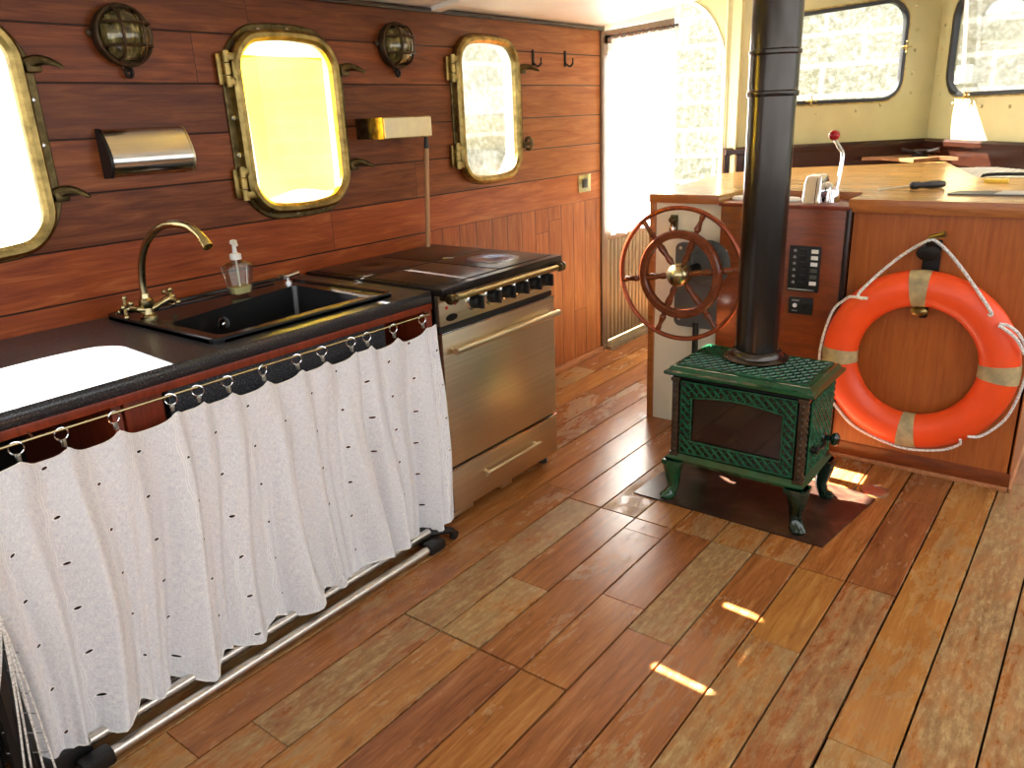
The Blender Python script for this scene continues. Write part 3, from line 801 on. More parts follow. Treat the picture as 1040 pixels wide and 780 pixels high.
# rod
r = thing('wooden_rod', (-2.43, 2.525, .925), 'thin wooden rod standing behind the cooker below the wall box', 'rod')
bm = B(); cyl(bm, (-2.43, 2.525, .925), (-2.43, 2.562, 1.345), .0105, .0105, 12); obj('shaft', bm, 'rodwood', r)
bm = B(); cyl(bm, (-2.43, 2.562, 1.343), (-2.43, 2.565, 1.392), .012, .008, 12); obj('tip', bm, 'black', r)
# switch
r = thing('light_switch', (WX, 3.97, 1.02), 'brass light switch plate on the boards near the side door', 'switch')
bm = B(); box(bm, WX, WX + .009, 3.905, 4.035, 1.022, 1.122, .004); obj('plate', bm, 'brass_bright', r)
bm = B(); box(bm, WX + .009, WX + .014, 3.945, 3.995, 1.047, 1.098, .002); obj('rocker', bm, 'black', r)
# hooks
for i, (y, z) in enumerate(((3.50, 1.70), (3.795, 1.705))):
    bm = B()
    box(bm, WX, WX + .006, y - .008, y + .008, z - .005, z + .075, .002)
    tube(bm, smoothpts([(WX + .004, y, z + .015), (WX + .03, y, z - .005), (WX + .05, y, z + .01), (WX + .052, y, z + .035)], 5), .004, 8)
    for s in (-1, 1): tube(bm, smoothpts([(WX + .006, y, z + .01), (WX + .02, y + s * .025, z - .004), (WX + .03, y + s * .038, z + .012)], 5), .0035, 8)
    mesh_thing('coat_hook', bm, 'blackmetal', (WX, y, z), ('dark coat hook nearest the stone-view porthole' , 'dark coat hook nearer the side door')[i], 'hook', 'coat hooks on the boarded wall')

# ------------------------------------------------------------------ galley counter
CF = -1.835   # front edge x
basin = [(-2.215, 1.165), (-1.945, 1.165), (-1.960, 1.705), (-2.340, 1.725)]
def roundpoly(poly, r, n=6):
    out = []
    m = len(poly)
    for i in range(m):
        p = Vector(poly[i]); a = (Vector(poly[i - 1]) - p).normalized(); b = (Vector(poly[(i + 1) % m]) - p).normalized()
        for k in range(n + 1):
            t = k / n; out.append(tuple((p + a * r * (1 - t) ** 2 + b * r * t ** 2)))
    return out
def cutpoly(poly, k): return roundpoly([(x + (k if x < -2.1 else -k), y + (k if y < 1.4 else -k)) for x, y in poly], .03)
sink_out = [(-2.505, 1.115), (-1.893, 1.115), (-1.893, 1.79), (-2.505, 1.79)]
bm = B(); slab(bm, [(WX, -.6), (CF, -.6), (CF, 1.905), (WX, 1.905)], [cutpoly(basin, -.008)], .865, .905)
mesh_thing('worktop', bm, 'granite', (-2.18, .65, .865), 'long dark speckled granite worktop along the boarded wall', 'worktop', smooth=False)
# sink
sk = thing('kitchen_sink', (-2.2, 1.45, .72), 'black composite sink set in the granite worktop', 'sink')
bm = B()
slab(bm, roundpoly(sink_out, .03), [cutpoly(basin, .0)], .9052, .914)
# raised lip
ringplate(bm, roundpoly(sink_out, .03), roundpoly([(-2.487, 1.133), (-1.911, 1.133), (-1.911, 1.772), (-2.487, 1.772)], .025), .905, .921, .003)
obj('rim', bm, 'sink', sk)
bm = B()
top = cutpoly(basin, 0); bot = [( -2.14 + (x + 2.14) * .9, 1.44 + (y - 1.44) * .93) for x, y in top]
vt = [bm.verts.new((x, y, .913)) for x, y in top]; vm = [bm.verts.new((x, y, .76)) for x, y in bot]; vb = [bm.verts.new((-2.14 + (x + 2.14) * .93, 1.44 + (y - 1.44) * .95, .74)) for x, y in bot]
for A_, B_ in ((vt, vm), (vm, vb)):
    for j in range(len(vt)): k = (j + 1) % len(vt); bm.faces.new((A_[j], A_[k], B_[k], B_[j]))
bm.faces.new(vb)
bmesh.ops.recalc_face_normals(bm, faces=bm.faces); bmesh.ops.solidify(bm, geom=bm.faces[:], thickness=-.005)
obj('basin', bm, 'sink', sk)
# inner ledge lines
bm = B(); box(bm, -2.44, -2.425, 1.2, 1.7, .914, .918, .0015); obj('tap_ledge', bm, 'sink', sk)
bm = B(); oc = Vector((-2.222, 1.345, .870)); nn = Vector((1, .2, .05)).normalized()
lathe(bm, [(.020, 0), (.023, .003), (.023, .006), (.014, .007)], oc, nn, 20); lathe(bm, [(.006, .005), (.006, .009), (.003, .01)], oc, nn, 10); obj('overflow', bm, 'chrome', sk)
bm = B(); lathe(bm, [(.04, 0), (.042, .004), (.03, .006), (0, .004)], (-2.13, 1.45, .742), (0, 0, 1), 20); obj('drain', bm, 'chrome', sk)
bm = B(); lathe(bm, [(.018, 0), (.018, .006), (.008, .008), (.008, .02)], (-2.40, 1.742, .914), (0, 0, 1), 14); tube(bm, [(-2.40, 1.70, .938), (-2.40, 1.742, .937), (-2.395, 1.79, .943)], .0085, 8); obj('waste_lever', bm, 'chrome', sk)

# faucet
fc = thing('kitchen_tap', (-2.354, 1.179, .914), 'antique brass swan-neck mixer tap with cross handles', 'tap')
bm = B(); lathe(bm, [(.027, 0), (.027, .005), (.018, .012), (.016, .03), (.022, .04), (.022, .055), (.015, .062), (.013, .075)], (-2.354, 1.179, .914), (0, 0, 1), 20); obj('base', bm, 'brass_bright', fc)
sp = smoothpts([(-2.354, 1.179, .97), (-2.352, 1.179, 1.03), (-2.325, 1.179, 1.10), (-2.275, 1.179, 1.155), (-2.20, 1.179, 1.196), (-2.12, 1.179, 1.212), (-2.04, 1.179, 1.208), (-1.99, 1.179, 1.188), (-1.972, 1.179, 1.172)], 7)
bm = B(); tube(bm, sp, .011, 14); e = sp[-1]; d = (sp[-1] - sp[-2]).normalized(); cyl(bm, e - d * .004, e + d * .02, .0145, .0145, 14); obj('spout', bm, 'brass_bright', fc)
for (py, pz) in ((1.112, .958), (1.262, .962)):
    s = 1 if py > 1.179 else -1
    bm = B(); a = Vector((-2.354, 1.179 + s * .01, .938)); b = Vector((-2.354, py, pz)); dd = (b - a).normalized()
    L = (b - a).length
    lathe(bm, [(.011, 0), (.012, L * .3), (.008, L * .45), (.012, L * .7), (.013, L * .9), (.009, L)], a, dd, 14)
    u, v, _ = frame_from(dd)
    for k in range(4):
        q = u * math.cos(k * PI / 2 + .5) + v * math.sin(k * PI / 2 + .5)
        tube(bm, [b, b + q * .018, b + q * .030], .0058, 8); sphere(bm, b + q * .032, .0085, seg=10)
    sphere(bm, b + dd * .006, .009, seg=10)
    obj('cross_handle', bm, 'brass_bright', fc)

# soap
sp_ = thing('soap_dispenser', (-2.358, 1.515, .921), 'clear pump bottle of pale soap behind the sink', 'soap dispenser')
def sq(w, dpt, z, r=.012, n=4): return [Vector((-2.358 + x, 1.515 + y, z)) for x, y in rrect(dpt, w, r, n)]
bm = B(); loft(bm, [sq(.062, .045, .921), sq(.066, .048, .928), sq(.094, .062, 1.005), sq(.096, .064, 1.018), sq(.06, .044, 1.03), sq(.034, .030, 1.034), sq(.034, .03, 1.044)]); obj('bottle', bm, 'bottle', sp_)
bm = B(); loft(bm, [sq(.058, .041, .925), sq(.060, .043, .93), sq(.068, .048, .948)]); obj('soap', bm, 'soap', sp_)
bm = B(); c0 = (-2.358, 1.515, 1.04)
lathe(bm, [(.019, 0), (.019, .018), (.008, .022), (.006, .05), (.012, .052), (.012, .062), (.006, .066)], c0, (0, 0, 1), 14)
tube(bm, [(-2.358, 1.515, 1.098), (-2.33, 1.505, 1.098), (-2.318, 1.50, 1.092)], .005, 8); cyl(bm, (-2.358, 1.515, .935), (-2.358, 1.515, 1.04), .0035, .0035, 8); obj('pump', bm, 'white', sp_)

# base cabinet
cb = thing('base_cabinet', (-2.17, .65, 0), 'open reddish base cabinet under the granite worktop', 'cabinet')
bm = B(); box(bm, WX + .01, CF - .003, 1.875, 1.903, .02, .864, .002); obj('side_panel', bm, 'redwood', cb)
bm = B(); box(bm, WX + .01, CF - .003, -.58, -.55, .02, .864, .002); obj('side_panel', bm, 'redwood', cb)
bm = B(); box(bm, CF - .028, CF + .002, -.6, 1.903, .842, .8645, .002); obj('front_rail', bm, 'redwood', cb)
bm = B(); box(bm, WX + .02, CF - .04, .80, .825, .10, .84, .002); obj('divider', bm, 'redwood', cb)
bm = B(); box(bm, CF - .06, CF - .035, .83, .93, .72, .84, .002); obj('stop_block', bm, 'redwood', cb)
bm = B(); box(bm, WX + .01, CF - .05, -.55, 1.875, .06, .085); obj('bottom_shelf', bm, 'black', cb)
bm = B(); box(bm, WX + .003, WX + .012, -.55, 1.875, .06, .864); obj('back_panel', bm, 'black', cb)
bm = B(); box(bm, CF - .06, CF - .045, .95, 1.72, .70, .84, .004); obj('apron', bm, 'granite', cb)

# curtain rod and rings, curtain
CX = -1.806
bm = B(); cyl(bm, (CX, -.55, .838), (CX, 1.86, .838), .0032, .0032, 8)
for y in (-.5, .6, 1.855): cyl(bm, (CX, y, .838), (CF, y, .846), .003, .003, 6)
mesh_thing('curtain_rod', bm, 'brass_bright', (CX, .65, .834), 'thin brass rod under the worktop edge', 'curtain rod')
ringy = [.561, .655, .774, .918, .992, 1.078, 1.189, 1.304, 1.395, 1.508, 1.573, 1.688, 1.822]
proto = None
for i, y in enumerate(ringy):
    if proto is None:
        proto = thing('curtain_ring', (CX, y, .80), 'silver ring with a small clip holding up the white cotton curtain', 'curtain ring', 'curtain rings on the brass rod')
        bm = B(); tube(bm, [(CX + .004 * math.cos(a), y + .0145 * math.cos(a), .828 + .0145 * math.sin(a)) for a in [2 * PI * k / 20 for k in range(20)]], .0018, 6, True); obj('ring', bm, 'chrome', proto)
        bm = B(); box(bm, CX - .004, CX + .006, y - .004, y + .004, .797, .814, .0015); tube(bm, [(CX + .004 * 0, y + .005 * math.cos(a), .809 + .006 * math.sin(a)) for a in [2 * PI * k / 10 for k in range(10)]], .0015, 5, True); obj('clip', bm, 'screw', proto)
    else:
        c = copy_tree(proto); c.location = (CX, y, .80); c.rotation_euler.z = rnd.uniform(-.5, .5)

def build_curtain():
    bm = B(); uvl = bm.loops.layers.uv.new('UVMap')
    y0, y1 = .445, 1.868; NU, NV = 420, 70
    anchors = [y0 + .0] + ringy + [y1]
    zt = {}
    def ztop(y):
        for a, b in zip(anchors[:-1], anchors[1:]):
            if a <= y <= b:
                t = (y - a) / (b - a); sag = min(.034, .26 * (b - a)); base = .802
                z = base - sag * (4 * t * (1 - t)) ** .8
                if a == anchors[0]: z = base - .045 * (1 - t)
                return z
        return .80
    # fold phase runs from ring to ring, wider folds lower down
    def fold(y, t):
        ph = 0
        for k, a in enumerate(anchors[:-1]):
            b = anchors[k + 1]
            if y >= b: ph += 1
            else: ph += (y - a) / (b - a); break
        top = math.cos(2 * PI * ph)
        yy = y + .03 * math.sin(3.1 * t + y * 5)
        low = .55 * math.sin(yy * 43 + 1.2 * math.sin(yy * 9)) + .3 * math.sin(yy * 71 + 2) + .35 * math.sin(yy * 21 + .6)
        fine = .12 * math.sin(yy * 140 + 4 * t)
        A = .008 + .030 * t ** .8
        return top * .012 * (1 - t) ** 1.5 + (low + fine) * A * 1.25 * min(1, t * 3 + .1)
    grid = []
    Us = [0]
    for i in range(NU + 1):
        y = y0 + (y1 - y0) * i / NU
        if i: Us.append(Us[-1] + (y1 - y0) / NU * (1.0 + .9 * abs(math.cos(y * 43 + 1))))
        row = []
        yy = y
        hem = .070 + .014 * math.sin(y * 43 + 1.2 * math.sin(y * 9) - 1.3) + .008 * math.sin(y * 21) - .012 * max(0, (y - 1.75) / .12)
        for j in range(NV + 1):
            t = j / NV; z = ztop(y) * (1 - t) + hem * t
            x = CX + .006 + fold(y, t) + .018 * t
            lean = .012 * math.sin(y * 30) * t
            row.append(bm.verts.new((x, y + lean - (.015 * t if i == 0 else 0), z)))
        grid.append(row)
    for i in range(NU):
        for j in range(NV):
            f = bm.faces.new((grid[i][j], grid[i + 1][j], grid[i + 1][j + 1], grid[i][j + 1]))
            for lp, (a, b) in zip(f.loops, ((i, j), (i + 1, j), (i + 1, j + 1), (i, j + 1))):
                lp[uvl].uv = (Us[a], b / NV * .77)
    rims = [g[0].co.copy() for g in grid]; hems = [g[-1].co.copy() for g in grid]; e0 = [v.co.copy() for v in grid[0]]; e1 = [v.co.copy() for v in grid[-1]]
    r = thing('cotton_curtain', (CX, 1.15, .05), 'white embroidered cotton curtain closing the cabinet below the worktop', 'curtain')
    c = obj('cloth', bm, 'curtain', r, angle=180)
    bm = B()
    for p in (rims[::3], hems[::3], e0[::2], e1[::2]): tube(bm, p, .0022, 5)
    obj('scalloped_hem', bm, 'white', r)
build_curtain()

# folded airer on the floor under the curtain
ar = thing('folded_airer', (-1.79, 1.1, 0), 'folded steel airer lying on the floor under the curtain', 'clothes airer')
for x, z, y0, y1 in ((-1.752, .022, .56, 1.72), (-1.800, .052, .52, 1.76), (-1.87, .022, .5, 1.76)):
    bm = B(); cyl(bm, (x, y0, z), (x, y1, z), .015, .015, 16); obj('tube', bm, 'tube', ar)
bm = B(); box(bm, -1.775, -1.728, 1.70, 1.775, .004, .043, .01); box(bm, -1.835, -1.79, 1.72, 1.80, .012, .066, .01); tube(bm, smoothpts([(-1.80, 1.76, .045), (-1.77, 1.79, .05), (-1.755, 1.83, .04), (-1.752, 1.84, .012)], 5), .013, 10)
lathe(bm, [(.018, 0), (.018, .014)], (-1.759, 1.842, .018), (1, 0, 0), 14); obj('corner_foot', bm, 'black', ar)
bm = B(); box(bm, -1.775, -1.728, .50, .575, .003, .045, .01); box(bm, -1.84, -1.785, .44, .55, .012, .068, .01); tube(bm, [(-1.80, .47, .03), (-1.80, .40, .12), (-1.80, .385, .26)], .016, 10); obj('corner_foot', bm, 'black', ar)
bm = B(); tube(bm, [(-1.80, .42, .03), (-1.805, .41, .62), (-1.81, .41, .78)], .026, 10); tube(bm, [(-1.77, .40, .06), (-1.785, .405, .5)], .024, 10); tube(bm, [(-1.79, .355, .02), (-1.80, .37, .5)], .014, 10); obj('upright', bm, 'black', ar)
bm = B(); K = Vector((-1.765, .436, .485))
for e_ in ((-1.735, .392, .13), (-1.735, .402, .10), (-1.733, .425, .09), (-1.73, .447, .07), (-1.75, .38, .3)): tube(bm, smoothpts([K, (K + Vector(e_)) / 2 + Vector((.004, .003, 0)), e_], 4), .0024, 6)
tube(bm, smoothpts([K, (-1.765, .43, .53), (-1.765, .445, .60), (-1.77, .43, .70)], 5), .003, 6); sphere(bm, K, .007, seg=8)
obj('cords', bm, 'rope', ar)
bm = B()
for k in range(6):
    z = .14 + k * .055; tube(bm, [(-1.765, .375 + .004 * k, z + .03), (-1.765, .45, z - .025)], .0015, 5)
obj('net', bm, 'mark_grey', ar)

# ------------------------------------------------------------------ range cooker
ck = thing('range_cooker', (-2.17, 2.27, 0), 'stainless range cooker with brass rail and black hob beside the worktop', 'cooker')
OY0, OY1, OX = 1.925, 2.615, -1.83
bm = B(); box(bm, WX + .03, OX - .012, OY0, OY1, .07, .885, .003); obj('body', bm, 'blackmetal', ck)
# hob
bm = B(); box(bm, WX + .015, -1.795, 1.915, 2.645, .885, .915, .004); hb = obj('hob_top', bm, 'hobcast', ck)
bm = B()
for (x0, x1, y0, y1) in ((-2.47, -2.18, 1.93, 2.27), (-2.47, -2.18, 2.28, 2.625), (-2.17, -1.83, 1.93, 2.27), (-2.17, -1.83, 2.28, 2.625)): box(bm, x0, x1, y0, y1, .915, .9185, .0015)
obj('solid_plate', bm, 'hobcast', hb)
for (cx, cy) in ((-2.0, 2.45), (-2.32, 2.1)):
    bm = B(); lathe(bm, [(.105, 0), (.105, .0015), (.095, .0022), (.03, .0022), (.028, .001), (0, .001)], (cx, cy, .9185), (0, 0, 1), 36); obj('hot_ring', bm, 'hobblue' if cy > 2.3 else 'hobcast', hb)
for (cx, cy) in ((-2.16, 2.36), (-1.93, 2.36)):
    bm = B(); tube(bm, [(cx - .02, cy - .012, .921), (cx + .02, cy + .012, .921)], .003, 6); obj('lift_slot', bm, 'chrome', hb)
# front
bm = B(); box(bm, OX - .012, OX + .004, OY0 + .004, OY1 - .004, .772, .885, .003); obj('control_panel', bm, 'steel', ck)
bm = B(); box(bm, OX - .01, OX + .0, OY0, OY1, .752, .772); obj('vent_gap', bm, 'black', ck)
bm = B(); box(bm, OX - .012, OX + .014, OY0, OY1 - .003, .236, .750, .004); dr = obj('oven_door', bm, 'steel', ck)
bm = B(); box(bm, OX - .010, OX + .016, OY0, OY1 - .003, .746, .7505, .001); obj('door_edge', bm, 'steel_bright', dr)
def bar_handle(y0, y1, z, par, r_=.0135, out=.045):
    bm = B(); cyl(bm, (OX + out, y0, z), (OX + out, y1, z), r_, r_, 14)
    for y in (y0 + .02, y1 - .02): cyl(bm, (OX + .01, y, z), (OX + out, y, z), .008, .008, 10)
    obj('handle', bm, 'steel', par)
bar_handle(1.955, 2.60, .685, dr)
bm = B(); box(bm, OX - .012, OX + .014, OY0, OY1 - .003, .048, .228, .004); dw = obj('storage_drawer', bm, 'steel', ck)
bar_handle(2.10, 2.46, .148, dw, .009, .035)
bm = B(); box(bm, OX - .004, OX + .016, OY0, OY1 - .003, .222, .2285, .001); obj('drawer_edge', bm, 'steel_bright', dw)
for y in (1.97, 2.57):
    for x in (-1.87, -2.42):
        bm = B(); lathe(bm, [(.022, 0), (.022, .012), (.014, .018), (.014, .07)], (x, y, 0), (0, 0, 1), 14); obj('foot', bm, 'black', ck)
bm = B(); box(bm, OX - .05, OX - .01, 1.935, 2.06, .012, .03, .002); box(bm, OX - .05, OX - .01, 2.24, 2.31, .012, .03, .002); box(bm, OX - .12, OX - .02, 1.94, 2.60, .03, .07); obj('plinth', bm, 'steel', ck)
for y in (2.105, 2.205, 2.295, 2.38, 2.463, 2.545):
    bm = B(); c0 = (OX + .004, y, .832)
    lathe(bm, [(.034, 0), (.034, .006), (.026, .010)], c0, (1, 0, 0), 22); kn0 = B()
    obj('knob_bezel', bm, 'steel_bright', ck)
    bm = B(); lathe(bm, [(.027, .006), (.025, .032), (.020, .040), (0, .040)], c0, (1, 0, 0), 18); box(bm, OX + .03, OX + .060, y - .006, y + .006, .808, .856, .003); obj('knob', bm, 'black', ck)
# rail
bm = B(); cyl(bm, (-1.775, 1.945, .876), (-1.775, 2.61, .876), .012, .012, 14); obj('towel_rail', bm, 'brass_bright', ck)
for y in (1.945, 2.605):
    bm = B(); lathe(bm, [(.016, -.02), (.019, -.012), (.015, 0), (.019, .012), (.016, .02)], (-1.775, y, .876), (0, 1, 0), 18); cyl(bm, (OX, y, .874), (-1.775, y, .876), .011, .013, 14)
    obj('rail_bracket', bm, 'brass_dark', ck)
bm = B(); lathe(bm, [(.03, 0), (.03, .003), (0, .004)], (OX + .004, 1.99, .796), (1, 0, 0), 24, 1, .42); obj('maker_badge', bm, 'blackmetal', ck)
for y, z in ((1.965, .835), (2.012, .842)):
    bm = B(); lathe(bm, [(.006, 0), (.006, .004), (0, .006)], (OX + .004, y, z), (1, 0, 0), 12); obj('pilot_light', bm, 'redpl', ck)

# ------------------------------------------------------------------ helm island
IY = 3.31
isl = thing('island_table', (-.95, 4.0, 0), 'wide table-topped wooden cabinet filling the middle of the wheelhouse', 'cabinet')
top_poly = [(-1.735, IY - .02), (-1.40, IY - .02), (-1.40, 3.56), (-.885, 3.56), (-.86, 3.52), (-.86, IY - .02), (-.14, IY - .02), (-.05, 4.35), (-.586, 4.35), (-.89, 5.40), (-1.64, 4.86), (-1.87, 4.44)]
bm = B(); slab(bm, top_poly, [], 1.062, 1.098); 
bmesh.ops.recalc_face_normals(bm, faces=bm.faces)
obj('table_top', bm, 'tablewood', isl, smooth=False)
for q in ((-1.738, -1.402, IY - .026, IY - .018, 1.060), (-.862, -.135, IY - .026, IY - .018, 1.048), (-1.40, -.885, 3.552, 3.56, 1.06)):
    bm = B(); box(bm, *q, 1.0985, .002); obj('edge_band', bm, 'edgewood', isl)
bm = B(); box(bm, -.845, -.182, IY, IY + .02, .02, 1.062); obj('front_panel', bm, 'panelwood', isl)
bm = B(); box(bm, -1.712, -1.39, IY, IY + .02, .0, 1.062); obj('side_panel', bm, 'creamwarm', isl, label='cream painted panel behind the steering wheel')
bm = B(); box(bm, -1.742, -1.712, IY - .012, IY + .03, 0, 1.062, .003); obj('corner_post', bm, 'edgewood', isl)
bm = B(); box(bm, -1.72, -.19, 3.565, 4.3, 0.0, 1.06); box(bm, -.84, -.19, IY + .02, 3.565, 0, 1.06); box(bm, -1.70, -1.40, IY + .02, 3.565, 0, 1.06)
for v in bm.verts:
    if v.co.y > 4 and v.co.x < -1: v.co.x = -1.80
obj('carcass', bm, 'creamwarm', isl)
bm = B(); box(bm, -.19, -.178, IY, 4.3, .02, 1.06); obj('end_panel', bm, 'panelwood', isl)
bm = B(); box(bm, -.90, -.170, IY - .012, IY, 0, .018, .003); box(bm, -.182, -.166, IY - .012, 4.3, 0, .018, .003); obj('plinth_bead', bm, 'trimwood', isl)
bm = B(); box(bm, -.90, -.176, IY - .004, IY, .018, .075, .001); obj('plinth', bm, 'helmwood', isl)
# grille tray behind the table
bm = B()
GP = [(-.855, 5.30), (-.60, 4.40), (.02, 4.40), (.02, 4.62), (-.62, 5.35)]
slab(bm, GP, [], 1.058, 1.066)
for k in range(40):
    for (px, py, dx, dy) in ((-1.0 + k * .032, 4.40, 0, 1), (-.9, 4.40 + k * .032, 1, 0)):
        ts = []
        for a_, b_ in zip(GP, GP[1:] + GP[:1]):
            ex, ey = b_[0] - a_[0], b_[1] - a_[1]; den = dx * ey - dy * ex
            if abs(den) < 1e-9: continue
            t_ = ((a_[0] - px) * ey - (a_[1] - py) * ex) / den; u_k = ((a_[0] - px) * dy - (a_[1] - py) * dx) / den
            if 0 <= u_k <= 1: ts.append(t_)
        if len(ts) >= 2 and max(ts) - min(ts) > .01: cyl(bm, (px + dx * min(ts), py + dy * min(ts), 1.069), (px + dx * max(ts), py + dy * max(ts), 1.069), .0035, .0035, 5)
r = thing('metal_grille', (-.4, 4.7, 1.055), 'grey metal grille tray behind the table by the right window', 'grille'); obj('mesh_panel', bm, 'paper', r, smooth=False)
bm = B(); tube(bm, smoothpts([(-.56, 4.47, 1.07), (-.55, 4.47, 1.10), (-.30, 4.47, 1.10), (-.29, 4.47, 1.07)], 5), .008, 8); obj('handle', bm, 'black', r)
bm = B(); box(bm, -1.75, .0, 4.87, 5.0, .96, 1.05); box(bm, -.85, .05, 4.36, 4.60, .96, 1.045); obj('trim_8', bm, 'darkwood', kind='structure')

# helm box
hx = thing('helm_console', (-1.12, 3.4, 0), 'dark mahogany helm box with switch panel behind the flue', 'helm console')
bm = B(); box(bm, -1.39, -.862, 3.285, 3.545, .02, 1.055, .003); obj('carcass', bm, 'helmwood', hx)
bm = B(); box(bm, -1.398, -.858, 3.276, 3.55, 1.055, 1.070, .003); obj('top_board', bm, 'redwood', hx)
bm = B(); box(bm, -.868, -.848, 3.28, 3.31, .02, 1.06, .003); obj('edge_strip', bm, 'darkwood', hx)
FY = 3.285
bm = B(); box(bm, -1.078, -.950, FY - .008, FY, .715, .905, .003); sp1 = obj('switch_panel', bm, 'black', hx)
for i in range(6):
    z = .885 - i * .0265
    bm = B(); box(bm, -1.060, -1.048, FY - .010, FY - .007, z - .005, z + .004, .001); box(bm, -1.056, -1.052, FY - .010, FY - .007, z + .001, z + .007, .001); obj('icon', bm, 'mark_grey', sp1)
    bm = B(); box(bm, -1.034, -1.006, FY - .014, FY - .007, z - .009, z + .009, .003); obj('rocker_switch', bm, 'black', sp1)
    bm = B(); box(bm, -.988, -.960, FY - .010, FY - .007, z - .008, z + .008, .001); obj('name_plate', bm, 'mark_white' if i in (0, 1, 2, 5) else 'lino', sp1)
bm = B(); box(bm, -1.074, -.966, FY - .010, FY - .007, .720, .726, .001); obj('silver_strip', bm, 'screw', sp1)
bm = B(); box(bm, -1.065, -.965, FY - .010, FY, .618, .690, .003); so = obj('socket_plate', bm, 'black', hx)
bm = B(); lathe(bm, [(.009, 0), (.009, .004), (0, .005)], (-1.038, FY - .010, .655), (0, -1, 0), 14); obj('indicator', bm, 'mark_white', so)
bm = B(); box(bm, -1.053, -1.022, FY - .012, FY - .009, .674, .679, .001); box(bm, -1.05, -1.026, FY - .012, FY - .009, .630, .634, .001); obj('marking', bm, 'mark_grey', so)
bm = B(); lathe(bm, [(.019, 0), (.019, .006), (.010, .006), (.010, .002), (0, .002)], (-.99, FY - .010, .654), (0, -1, 0), 18); obj('socket', bm, 'black', so)
bm = B(); box(bm, -1.16, -1.085, FY - .004, FY, .615, .675, .002); jp = obj('blank_plate', bm, 'redwood', hx)
bm = B(); box(bm, -1.125, -1.095, FY - .006, FY - .003, .632, .638); box(bm, -1.112, -1.103, FY - .006, FY - .003, .652, .660); obj('slot', bm, 'black', jp)
bm = B(); lathe(bm, [(.02, 0), (.02, .01), (.013, .014), (.013, .024), (0, .026)], (-1.115, FY, .79), (0, -1, 0), 18); obj('key_switch', bm, 'black', hx)

# steering wheel
WC = Vector((-1.492, 3.11, .776))
wh = thing('ship_helm', WC, 'spoked wooden steering wheel with brass hub on the cream panel', 'steering wheel')
wn = Vector((0, -1, 0))
def wp(r_, a, d=0): return WC + Vector((r_ * math.cos(a), -d, r_ * math.sin(a)))
bm = B(); tube(bm, [wp(.287, 2 * PI * k / 72) for k in range(72)], .0105, 10, True); obj('outer_rim', bm, 'wheelrim', wh)
bm = B(); sec = [(.158, -.014), (.164, -.019), (.186, -.019), (.193, -.012), (.193, .012), (.186, .019), (.164, .019), (.158, .014)]
loft(bm, [[wp(r_, 2 * PI * k / 64, d) for r_, d in sec] for k in range(64)], closed=True); obj('felloe_ring', bm, 'wheelwood', wh)
for k in range(6):
    a = math.radians(72 + 60 * k - 3); bm = B(); d = Vector((math.cos(a), 0, math.sin(a)))
    lathe(bm, [(.012, .03), (.012, .05), (.009, .056), (.015, .075), (.011, .10), (.015, .125), (.016, .14), (.013, .158), (.013, .193), (.010, .20), (.016, .212), (.011, .235), (.009, .25), (.013, .27), (.009, .283)], WC, d, 14)
    obj('spoke', bm, 'wheelwood', wh)
bm = B(); lathe(bm, [(.050, -.02), (.053, .01), (.050, .026), (.040, .044), (.022, .055), (0, .058)], WC, wn, 28); obj('hub_cap', bm, 'brass_bright', wh)
bm = B(); cyl(bm, WC + Vector((0, .02, 0)), WC + Vector((0, .175, 0)), .018, .022, 16); obj('shaft', bm, 'blackmetal', wh)
# grey steering gear plate
gp = thing('steering_gear_plate', (-1.46, 3.3, .50), 'dark grey rounded plate behind the steering wheel', 'gear housing')
bm = B(); slab(bm, rrect(.27, .39, .03, 6), [], 0, .022, local((-1.465, IY - .001, .69), (1, 0, 0), (0, 0, 1))); obj('plate', bm, 'lino', gp)
bm = B(); tt = B(); 
lathe(tt, [(.105, 0), (.105, .006), (.098, .01), (.075, .01), (.07, .004), (0, .004)], (-1.44, IY - .022, .80), (0, -1, 0), 32); merge(bm, tt)
for k in range(9):
    a = math.radians(-60 + k * 26); p = Vector((-1.44 + .06 * math.cos(a), IY - .03, .80 + .06 * math.sin(a))); q = Vector((-1.44 + .095 * math.cos(a), IY - .034, .80 + .095 * math.sin(a))); cyl(bm, p, q, .006, .003, 6)
obj('dial', bm, 'lino', gp)
for x, z in ((-1.575, .86), (-1.575, .53), (-1.36, .53), (-1.36, .86)):
    bm = B(); lathe(bm, [(.008, 0), (.008, .003), (0, .005)], (x, IY - .022, z), (0, -1, 0), 10); obj('screw', bm, 'screw', gp)
bm = B(); cyl(bm, (-1.49, IY - .02, .52), (-1.49, IY - .02, .02), .014, .014, 12); obj('conduit', bm, 'black', gp)
# key lock on the cream panel
r = thing('valve_fitting', (-1.62, IY, .925), 'small brass and steel valve on the cream panel above the wheel', 'valve')
bm = B(); box(bm, -1.638, -1.602, IY - .008, IY, .918, 1.005, .004); lathe(bm, [(.016, 0), (.016, .02), (.010, .024), (.010, .035), (0, .037)], (-1.62, IY - .008, .985), (0, -1, 0), 14); obj('plate', bm, 'brass_dark', r)
bm = B(); lathe(bm, [(.014, 0), (.012, .022), (0, .025)], (-1.62, IY - .008, .945), (0, -1, 0), 14); cyl(bm, (-1.62, IY - .026, .965), (-1.62, IY - .026, .925), .006, .004, 8); obj('lever', bm, 'chrome', r)

